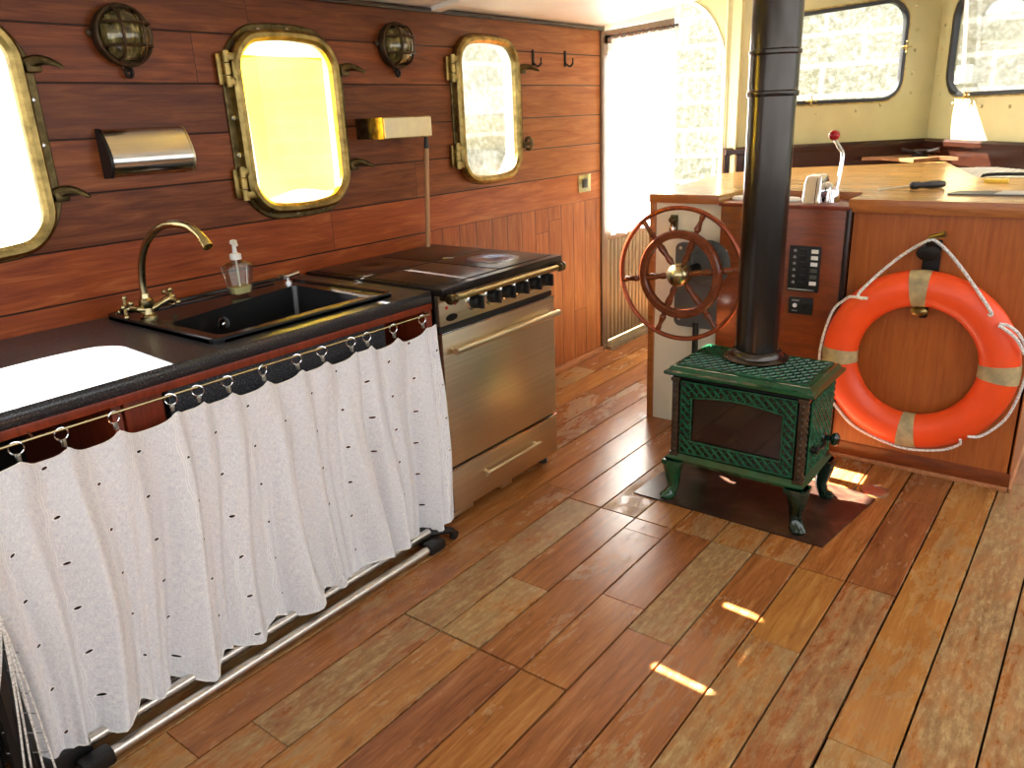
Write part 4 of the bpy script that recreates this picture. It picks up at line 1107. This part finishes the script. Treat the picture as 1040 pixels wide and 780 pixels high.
# throttle on the helm box
th = thing('throttle_control', (-1.0, 3.43, 1.07), 'chrome throttle control with red-knobbed lever on the helm box', 'throttle')
bm = B(); 
loft(bm, [[Vector((-1.035 + x * s, 3.43 + y * s2, z)) for x, y in rrect(.075, .16, .02, 5)] for z, s, s2 in ((1.070, 1.1, 1.05), (1.08, 1, 1), (1.15, .92, .82), (1.175, .8, .6), (1.182, .5, .35))]); obj('housing', bm, 'chrome', th)
bm = B(); lathe(bm, [(.034, 0), (.036, .01), (.03, .024), (.016, .03), (.014, .045)], (-1.0, 3.43, 1.115), (1, 0, 0), 22); lathe(bm, [(.03, 0), (.026, .05), (0, .055)], (-.965, 3.42, 1.07), (0, 0, 1), 16); obj('pivot', bm, 'chrome', th)
bm = B(); tube(bm, smoothpts([(-.955, 3.43, 1.115), (-.950, 3.44, 1.18), (-.948, 3.45, 1.255), (-.965, 3.45, 1.285), (-.985, 3.45, 1.315)], 6), .0075, 10); obj('lever_arm', bm, 'chrome', th)
bm = B(); sphere(bm, (-.988, 3.45, 1.332), .0225, (1, 1, .92), 20); obj('knob', bm, 'red', th)
for i, (x, y, l) in enumerate(((-1.125, 3.40, 'white oval cap on the helm box between flue and throttle'), (-1.345, 3.40, 'white oval cap on the helm box left of the flue'))):
    bm = B(); lathe(bm, [(.038, 0), (.040, .006), (.030, .016), (0, .02)], (x, y, 1.07), (0, 0, 1), 22, .8, 1.1); mesh_thing('oval_cap', bm, 'white', (x, y, 1.07), l, 'cap', 'white caps on the helm box')

# things on the table
r = thing('screwdriver', (-.67, 3.76, 1.098), 'black-handled screwdriver lying on the table beside the throttle', 'screwdriver')
a = Vector((-.735, 3.70, 1.115)); b = Vector((-.615, 3.80, 1.115)); bm = B(); dd = (b - a).normalized()
lathe(bm, [(.006, -.0), (.015, .008), (.017, .03), (.012, .05), (.016, .08), (.017, .12), (.012, .15), (0, .156)], a, dd, 14); obj('handle', bm, 'black', r)
bm = B(); cyl(bm, a + Vector((0, 0, -.003)), a - dd * .13 + Vector((0, 0, -.011)), .0035, .0035, 8); obj('blade', bm, 'screw', r)
bm = B(); slab(bm, [(-.56, 3.52), (-.16, 3.52), (-.14, 3.64), (-.54, 3.64)], [], 1.098, 1.104); 
r = thing('notepad', (-.35, 3.58, 1.098), 'grey pad lying near the right end of the table front', 'pad'); obj('cover', bm, 'lino', r)
bm = B(); slab(bm, [(-.40, 3.525), (-.165, 3.525), (-.145, 3.635), (-.385, 3.635)], [], 1.104, 1.108); obj('page', bm, 'paper', r)
bm = B(); box(bm, -.51, -.42, 4.06, 4.12, 1.098, 1.112, .004); mesh_thing('pencil_case', bm, 'yellowpl', (-.465, 4.09, 1.098), 'small yellow marker case on the table before the grille', 'case')

# ------------------------------------------------------------------ life ring
RC = Vector((-.548, 3.245, .492)); 
lr = thing('life_ring', (RC.x, RC.y, .14), 'orange life ring with beige bands hung on the cabinet front', 'life ring')
RM, rt = .282, .068
def torus(bm, a0=0, a1=2 * PI, rt_=rt, n=96, m=20, sc=.72, wob=True):
    full = abs(a1 - a0 - 2 * PI) < 1e-6; rings = []
    N = n if full else n + 1
    for k in range(N):
        a = a0 + (a1 - a0) * k / n
        rings.append([RC + Vector(((RM + rt_ * math.cos(b)) * math.cos(a), -sc * rt_ * math.sin(b) , (RM + rt_ * math.cos(b)) * math.sin(a) * 1.02)) for b in [2 * PI * q / m for q in range(m)]])
    return loft(bm, rings, closed=full, cap=False)
bm = B(); torus(bm); obj('buoyant_ring', bm, 'orange', lr)
for a in (93, 183, 271, 0):
    ar_ = math.radians(a); w = math.radians(6.2); bm = B(); torus(bm, ar_ - w, ar_ + w, rt + .0018, 8); bmesh.ops.solidify(bm, geom=bm.faces[:], thickness=.001); obj('reflective_band', bm, 'tape', lr)
def rp(deg, r_=.358, d=-.012): a = math.radians(deg); return RC + Vector((r_ * math.cos(a), d, r_ * math.sin(a) * 1.02))
hk = Vector((-.548, 3.235, .958))
rope = [rp(122, .315, -.052), rp(125, .335, -.058)]
rope1 = smoothpts([rp(128, .30, -.058), rp(131, .335, -.056), hk + Vector((-.12, .0, -.085)), hk + Vector((-.02, .01, -.004)), hk + Vector((.02, .01, -.002)), hk + Vector((.10, .0, -.075)), rp(47, .33, -.058), rp(44, .315, -.06)], 8)
bm = B(); tube(bm, rope1, .0062, 8)
rope2 = smoothpts([rp(131, .31, -.057), rp(136, .34, -.05), rp(142, .352, -.035), rp(155, .36, -.02), rp(183, .360, -.01), rp(205, .366, -.012), rp(222, .352, -.03), rp(240, .357, -.02), rp(268, .358, -.01), rp(290, .358, -.02), rp(303, .352, -.035), rp(307, .33, -.053)], 8); tube(bm, rope2, .0055, 8)
rope3 = smoothpts([rp(312, .33, -.053), rp(318, .358, -.03), rp(335, .368, -.01), rp(0, .366, -.012), rp(15, .368, -.02), rp(26, .362, -.04), rp(33, .345, -.052), rp(36, .325, -.058)], 8); tube(bm, rope3, .0055, 8)
tube(bm, smoothpts([rp(14, .362, -.03), rp(24, .352, -.052), rp(33, .33, -.062), rp(35, .32, -.06)], 6), .006, 8)
tube(bm, [hk + Vector((.030 * math.cos(a), -.012, -.038 + .012 * math.sin(a))) for a in [2 * PI * k / 16 for k in range(9)]], .0055, 8)
obj('grab_rope', bm, 'rope', lr)
bm = B(); c = hk + Vector((0, 0, -.02))
hkt = thing('hanging_hook', (hk.x, IY, .70), 'black lever hook with brass tips holding up the life ring', 'hook')
bm = B(); tube(bm, smoothpts([(hk.x, IY, .935), (hk.x, 3.27, .935), (hk.x, 3.225, .94), (hk.x + .0, 3.215, .955)], 5), .011, 10); box(bm, hk.x - .03, hk.x + .03, IY - .014, IY, .70, .955, .004); box(bm, hk.x - .012, hk.x + .012, 3.265, IY - .01, .66, .80, .003)
lathe(bm, [(.04, 0), (.04, .018), (.02, .022)], (hk.x, 3.228, .918), (0, -1, 0), 20, 1, .7); obj('bar', bm, 'blackmetal', hkt)
bm = B(); tube(bm, [(hk.x - .01, 3.25, .97), (hk.x + .045, 3.24, .988)], .009, 10, rf=lambda s: .007 + .006 * s); obj('brass_lever', bm, 'brass', hkt); bm = B(); lathe(bm, [(.03, 0), (.03, .02), (.012, .03)], (hk.x - .01, 3.26, .690), (0, -1, 0), 16, 1, .6); obj('brass_knob', bm, 'brass', hkt)

# ------------------------------------------------------------------ stove
SX0, SX1, SY0, SY1 = -1.272, -.716, 2.54, 2.905
st = thing('cast_iron_stove', (-.99, 2.72, .004), 'green enamelled cast iron stove with glass front on four legs', 'stove')
bm = B(); slab(bm, [(-1.38, 2.515), (-.635, 2.505), (-.575, 2.97), (-.66, 3.0), (-1.36, 3.02)], [], .0005, .006)
mesh_thing('hearth_plate', bm, 'hearth', (-1.0, 2.75, 0), 'dark worn hearth plate on the floor under the stove', 'hearth plate')
bx0, bx1, by0, by1 = -1.232, -.756, 2.575, 2.87
bm = B(); box(bm, bx0 + .012, bx1 - .012, by0 + .012, by1 - .012, .19, .515, .003); obj('firebox', bm, 'soot', st)
# top: stepped bevelled plate
bm = B()
def rect(x0, x1, y0, y1, z): return [Vector((x0, y0, z)), Vector((x1, y0, z)), Vector((x1, y1, z)), Vector((x0, y1, z))]
loft(bm, [rect(bx0, bx1, by0, by1, .505), rect(SX0 + .018, SX1 - .018, SY0 + .018, SY1 - .018, .512), rect(SX0, SX1, SY0, SY1, .522), rect(SX0, SX1, SY0, SY1, .532), rect(SX0 + .012, SX1 - .012, SY0 + .012, SY1 - .012, .537), rect(SX0 + .02, SX1 - .02, SY0 + .02, SY1 - .02, .551), rect(SX0 + .035, SX1 - .035, SY0 + .035, SY1 - .035, .554)])
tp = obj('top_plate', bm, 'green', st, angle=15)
# lattice on top
bm = B(); x0, x1, y0, y1 = SX0 + .04, SX1 - .04, SY0 + .04, SY1 - .04
def clip_line(px, py, dx, dy, x0, x1, y0, y1):
    t0, t1 = -9, 9
    for p, d, lo, hi in ((px, dx, x0, x1), (py, dy, y0, y1)):
        if abs(d) < 1e-9:
            if not lo <= p <= hi: return None
            continue
        a, b = (lo - p) / d, (hi - p) / d
        if a > b: a, b = b, a
        t0 = max(t0, a); t1 = min(t1, b)
    return (t0, t1) if t1 - t0 > .004 else None
def lattice(bm, x0, x1, y0, y1, step, fn, w=.0028, slope=1.0, skip=None, h=.0045):
    n = int((x1 - x0 + (y1 - y0) * slope) / step) + 2
    for s in (1, -1):
        for k in range(-1, n + 1):
            px = x0 + k * step - (0 if s < 0 else (y1 - y0) * slope)
            d = Vector((s * slope, 1)).normalized(); 
            if s < 0: px = x0 + k * step
            c = clip_line(px, y0, d.x, d.y, x0, x1, y0, y1)
            if not c: continue
            a = Vector((px, y0)) + d * c[0]; b = Vector((px, y0)) + d * c[1]
            parts = [(a, b)]
            if skip:
                N = max(2, int((b - a).length / .006)); parts = []; cur = None
                for q in range(N + 1):
                    p = a.lerp(b, q / N)
                    if skip(p): 
                        if cur: parts.append(cur)
                        cur = None
                    else: cur = (cur[0], p) if cur else (p, p)
                if cur: parts.append(cur)
            for a_, b_ in parts:
                if (b_ - a_).length < .004: continue
                nn = Vector((-(b_ - a_).y, (b_ - a_).x)).normalized() * w
                r0 = [fn(a_ + nn, 0), fn(a_ + nn * .4, h), fn(a_ - nn * .4, h), fn(a_ - nn, 0)]; r1 = [fn(b_ + nn, 0), fn(b_ + nn * .4, h), fn(b_ - nn * .4, h), fn(b_ - nn, 0)]
                loft(bm, [r0, r1])
lattice(bm, x0, x1, y0, y1, .036, lambda p, h: Vector((p.x, p.y, .5535 + h)), .0035, .75)
box(bm, x0 - .006, x1 + .006, y0 - .006, y0, .553, .558); box(bm, x0 - .006, x1 + .006, y1, y1 + .006, .553, .558); box(bm, x0 - .006, x0, y0, y1, .553, .558); box(bm, x1, x1 + .006, y0, y1, .553, .558)
obj('lattice', bm, 'greenpale', tp)
bm = B(); box(bm, x0, x1, y0, y1, .5536, .5545); obj('lattice_ground', bm, 'greendark', tp)
# corner columns
for cx, cy in ((bx0, by0), (bx1, by0), (bx0, by1), (bx1, by1)):
    bm = B(); box(bm, cx - .014, cx + .014, cy - .014, cy + .014, .19, .508, .004)
    for z in (.195, .50): box(bm, cx - .018, cx + .018, cy - .018, cy + .018, z - .008, z + .008, .003)
    for k in range(12): sphere(bm, (cx, cy - .015, .215 + k * .024), .0065, (1, .6, 1.3), 8); sphere(bm, (cx + .015, cy, .215 + k * .024), .0065, (.6, 1, 1.3), 8)
    obj('corner_column', bm, 'greenbrown', st)
# base rail
bm = B()
loft(bm, [rect(bx0 - .005, bx1 + .005, by0 - .005, by1 + .005, .160), rect(bx0 - .022, bx1 + .022, by0 - .022, by1 + .022, .168), rect(bx0 - .026, bx1 + .026, by0 - .026, by1 + .026, .180), rect(bx0 - .016, bx1 + .016, by0 - .016, by1 + .016, .190), rect(bx0 - .008, bx1 + .008, by0 - .008, by1 + .008, .198)])
obj('base_rail', bm, 'green', st, angle=15)
# front door: frame with arched opening
FD = local((0, by0 - .004, 0), (1, 0, 0), (0, 0, 1))
dx0, dx1, dz0, dz1 = bx0 + .02, bx1 - .02, .205, .498
ox0, ox1, oz0 = dx0 + .045, dx1 - .045, .258
archp = [(ox0 + (ox1 - ox0) * i / 16, .435 + .018 * math.sin(PI * i / 16)) for i in range(17)]
hole = [(ox0, oz0), (ox1, oz0)] + archp[::-1]
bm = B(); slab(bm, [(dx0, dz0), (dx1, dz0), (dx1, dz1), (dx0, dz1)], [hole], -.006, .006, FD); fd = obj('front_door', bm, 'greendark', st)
def in_hole(p): 
    if p.x < ox0 - .004 or p.x > ox1 + .004 or p.y < oz0 - .004: return False
    return p.y < .439 + .018 * math.sin(PI * min(1, max(0, (p.x - ox0) / (ox1 - ox0))))
bm = B(); lattice(bm, dx0 + .006, dx1 - .006, dz0 + .006, dz1 - .006, .033, lambda p, h: FD @ Vector((p.x, p.y, .006 + h)), .0036, 1.0, in_hole, .008)
loop = [(x, z) for x, z in hole]
tube(bm, [FD @ Vector((x, z, .007)) for x, z in loop], .004, 6, True)
tube(bm, [FD @ Vector(p) for p in ((dx0 + .003, dz0 + .003, .006), (dx1 - .003, dz0 + .003, .006), (dx1 - .003, dz1 - .003, .006), (dx0 + .003, dz1 - .003, .006))], .004, 6, True)
obj('lattice', bm, 'greenpale', fd)
bm = B(); slab(bm, [(ox0 - .004, oz0 - .004), (ox1 + .004, oz0 - .004)] + [(x, z + .004) for x, z in archp[::-1]], [], -.005, -.001, FD); obj('glass', bm, 'stoveglass', fd)
# right side door with lattice, hinge and knob
SD = local((bx1 + .004, 0, 0), (0, 1, 0), (0, 0, 1))
bm = B(); slab(bm, [(by0 + .025, .215), (by1 - .02, .215), (by1 - .02, .49), (by0 + .025, .49)], [], 0, .012, SD); sd = obj('side_door', bm, 'greendark', st)
bm = B(); lattice(bm, by0 + .035, by1 - .03, .225, .48, .034, lambda p, h: SD @ Vector((p.x, p.y, .012 + h)), .0026, 1.0, None, .005)
tube(bm, [SD @ Vector(p) for p in ((by0 + .03, .22, .012), (by1 - .025, .22, .012), (by1 - .025, .485, .012), (by0 + .03, .485, .012))], .005, 6, True)
obj('lattice', bm, 'greenpale', sd)
bm = B(); c = SD @ Vector((by1 - .10, .30, .012)); lathe(bm, [(.022, 0), (.018, .01), (.010, .014), (.010, .03), (.022, .036), (.026, .048), (.018, .058), (0, .060)], c, (1, 0, 0), 18)
obj('door_knob', bm, 'greendark', sd)
bm = B(); c = SD @ Vector((by0 + .06, .30, .012)); lathe(bm, [(.013, 0), (.013, .02), (.017, .024), (.0, .03)], c, (1, 0, 0), 14); tube(bm, [c + Vector((.018, 0, 0)), c + Vector((.03, .05, 0)), c + Vector((.02, .10, 0))], .006, 8); obj('latch', bm, 'soot', sd)
# left side panel
bm = B(); SL = local((bx0 - .004, 0, 0), (0, -1, 0), (0, 0, 1)); slab(bm, [(-by1 + .02, .215), (-by0 - .02, .215), (-by0 - .02, .49), (-by1 + .02, .49)], [], 0, .008, SL); obj('side_panel', bm, 'greendark', st)
# legs: cabriole
for sx, sy, cx, cy in ((-1, -1, bx0, by0), (1, -1, bx1, by0), (-1, 1, bx0, by1), (1, 1, bx1, by1)):
    bm = B(); d = Vector((sx, sy, 0)).normalized()
    pts = [(0, .172, .036), (.004, .150, .035), (.008, .128, .030), (.006, .10, .024), (.000, .072, .019), (.004, .048, .018), (.016, .030, .022), (.026, .016, .026), (.028, .006, .022)]
    rings = []
    for off, z, r_ in pts:
        c = Vector((cx, cy, 0)) + d * off
        r_ *= 1.22; rings.append([c + Vector((r_ * math.cos(a) * 1.0, r_ * math.sin(a) * 1.0, z)) for a in [2 * PI * k / 8 + PI / 8 for k in range(8)]])
    loft(bm, rings)
    # toes
    for da in (-.6, 0, .6):
        q = Vector((d.x * math.cos(da) - d.y * math.sin(da), d.x * math.sin(da) + d.y * math.cos(da), 0)); p0 = Vector((cx, cy, .016)) + d * .02
        sphere(bm, p0 + q * .022, .0115, (1, 1, 1), 8)
    box(bm, cx - .04, cx + .04, cy - .04, cy + .04, .152, .172, .006)
    tube(bm, [Vector((cx, cy, .150)) + d * .036, Vector((cx, cy, .10)) + d * .032, Vector((cx, cy, .06)) + d * .02], .006, 6)
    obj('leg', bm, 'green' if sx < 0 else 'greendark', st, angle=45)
# flue
PX, PY = -1.014, 2.79
fl = thing('flue_pipe', (PX, PY, .556), 'black steel flue pipe rising from the green stove', 'flue pipe')
bm = B(); lathe(bm, [(.079, 0.02), (.079, .95)], (PX, PY, .556), (0, 0, 1), 48); obj('lower_section', bm, 'pipe', fl)
bm = B(); lathe(bm, [(.084, 0.93), (.086, .935), (.086, .945), (.082, .95), (.082, 1.49)], (PX, PY, .556), (0, 0, 1), 48); obj('upper_section', bm, 'pipe', fl)
bm = B(); lathe(bm, [(.082, 1.06), (.0865, 1.065), (.0865, 1.075), (.082, 1.08)], (PX, PY, .556), (0, 0, 1), 48); obj('seam_band', bm, 'pipe', fl)
bm = B(); lathe(bm, [(.118, .0), (.120, .006), (.112, .012), (.098, .016), (.094, .030), (.088, .036), (.08, .04)], (PX, PY, .556), (0, 0, 1), 48); obj('collar', bm, 'pipe', fl)
# floor drain
r = thing('floor_drain', (-.596, 3.045, 0), 'round metal floor socket beside the stove', 'deck fitting')
bm = B(); lathe(bm, [(.052, 0), (.052, .003), (.044, .006), (.032, .005)], (-.596, 3.045, .0005), (0, 0, 1), 26); obj('ring', bm, 'screw', r)
bm = B(); lathe(bm, [(.034, 0), (.034, .005), (0, .004)], (-.596, 3.045, .0005), (0, 0, 1), 22); obj('cap', bm, 'black', r)

# ------------------------------------------------------------------ the rest of the boat (out of frame) and the quay outside
bm = B(); box(bm, 1.7, 1.75, -1.2, 5.0, -.05, 1.0); obj('wall_right', bm, 'lino', kind='structure')
bm = B(); box(bm, WX, 1.75, -1.25, -1.2, -.05, 1.0); obj('wall_back', bm, 'lino', kind='structure')
bm = B(); slab(bm, [(-4, -3), (14, -3), (14, 2.35), (-4, 2.35)], [], -.4, 0, local((-6.2, 0, 0), (0, 1, 0), (0, 0, 1)))
mesh_thing('quay_wall', bm, 'stone_side', (-6.2, 5, -3), 'pale stone block quay wall seen through the portholes', 'stone wall', smooth=False)
bm = B(); slab(bm, [(-6.2, -3), (8, -3), (8, 5.5), (-6.2, 5.5)], [], -.4, 0, local((0, 9.0, 0), (1, 0, 0), (0, 0, 1)))
mesh_thing('quay_wall', bm, 'stone_end', (0, 9, -3), 'tall stone block wall seen through the two forward windows', 'stone wall', smooth=False)
bm = B(); box(bm, -6.19, 12, -14, 8.99, -1.3, -1.2); mesh_thing('harbour_water', bm, 'water', (0, 0, -1.3), 'pale grey-green water around the boat', 'water', kind='stuff')

bm = B(); box(bm, -2.72, -2.60, 1.5, 2.4, 1.86, 1.97, .01)  # unseen bar added to stop sun entering the top of the middle porthole
for y in (1.55, 2.35): box(bm, -2.62, WX - .04, y - .02, y + .02, 1.88, 1.93, .004)
mesh_thing('sun_block', bm, 'ceil', (-2.66, 1.95, 1.86), 'unseen white bar added outside to block sun above the middle porthole', 'sun block')
# ------------------------------------------------------------------ light
w = bpy.data.worlds.new('World'); scene.world = w; w.use_nodes = True; nt = w.node_tree; nt.nodes.clear()
bg = nt.nodes.new('ShaderNodeBackground'); out = nt.nodes.new('ShaderNodeOutputWorld'); nt.links.new(bg.outputs[0], out.inputs[0])
bg.inputs[0].default_value = (.98, .99, 1, 1); bg.inputs[1].default_value = 2.05
sun = bpy.data.lights.new('sun', 'SUN'); sun.energy = 110; sun.angle = .009; sun.color = (1, .96, .88)
so_ = bpy.data.objects.new('sun', sun); COL.objects.link(so_)
so_.rotation_euler = Vector((1, -.07, -.90)).to_track_quat('-Z', 'Y').to_euler(); so_.location = (-8, 1, 8)

# ------------------------------------------------------------------ camera
cam = bpy.data.cameras.new('camera'); co = bpy.data.objects.new('camera', cam); COL.objects.link(co)
cam.sensor_fit = 'HORIZONTAL'; cam.sensor_width = 36; cam.lens = 792.6 / 1040 * 36; cam.clip_start = .02
yaw, pitch, roll = map(math.radians, (-38.212, -18.933, -2.470))
f = Vector((math.sin(yaw) * math.cos(pitch), math.cos(yaw) * math.cos(pitch), math.sin(pitch)))
r0 = f.cross(Vector((0, 0, 1))).normalized(); u0 = r0.cross(f)
r_ = r0 * math.cos(roll) + u0 * math.sin(roll); u_ = -r0 * math.sin(roll) + u0 * math.cos(roll)
co.matrix_world = Matrix(((r_.x, u_.x, -f.x, 0), (r_.y, u_.y, -f.y, 0), (r_.z, u_.z, -f.z, 1.46), (0, 0, 0, 1)))
scene.camera = co
scene.view_settings.view_transform = 'Standard'; scene.view_settings.look = 'None'
scene.view_settings.exposure = .47; scene.view_settings.gamma = 1; scene.view_settings.use_curve_mapping = False
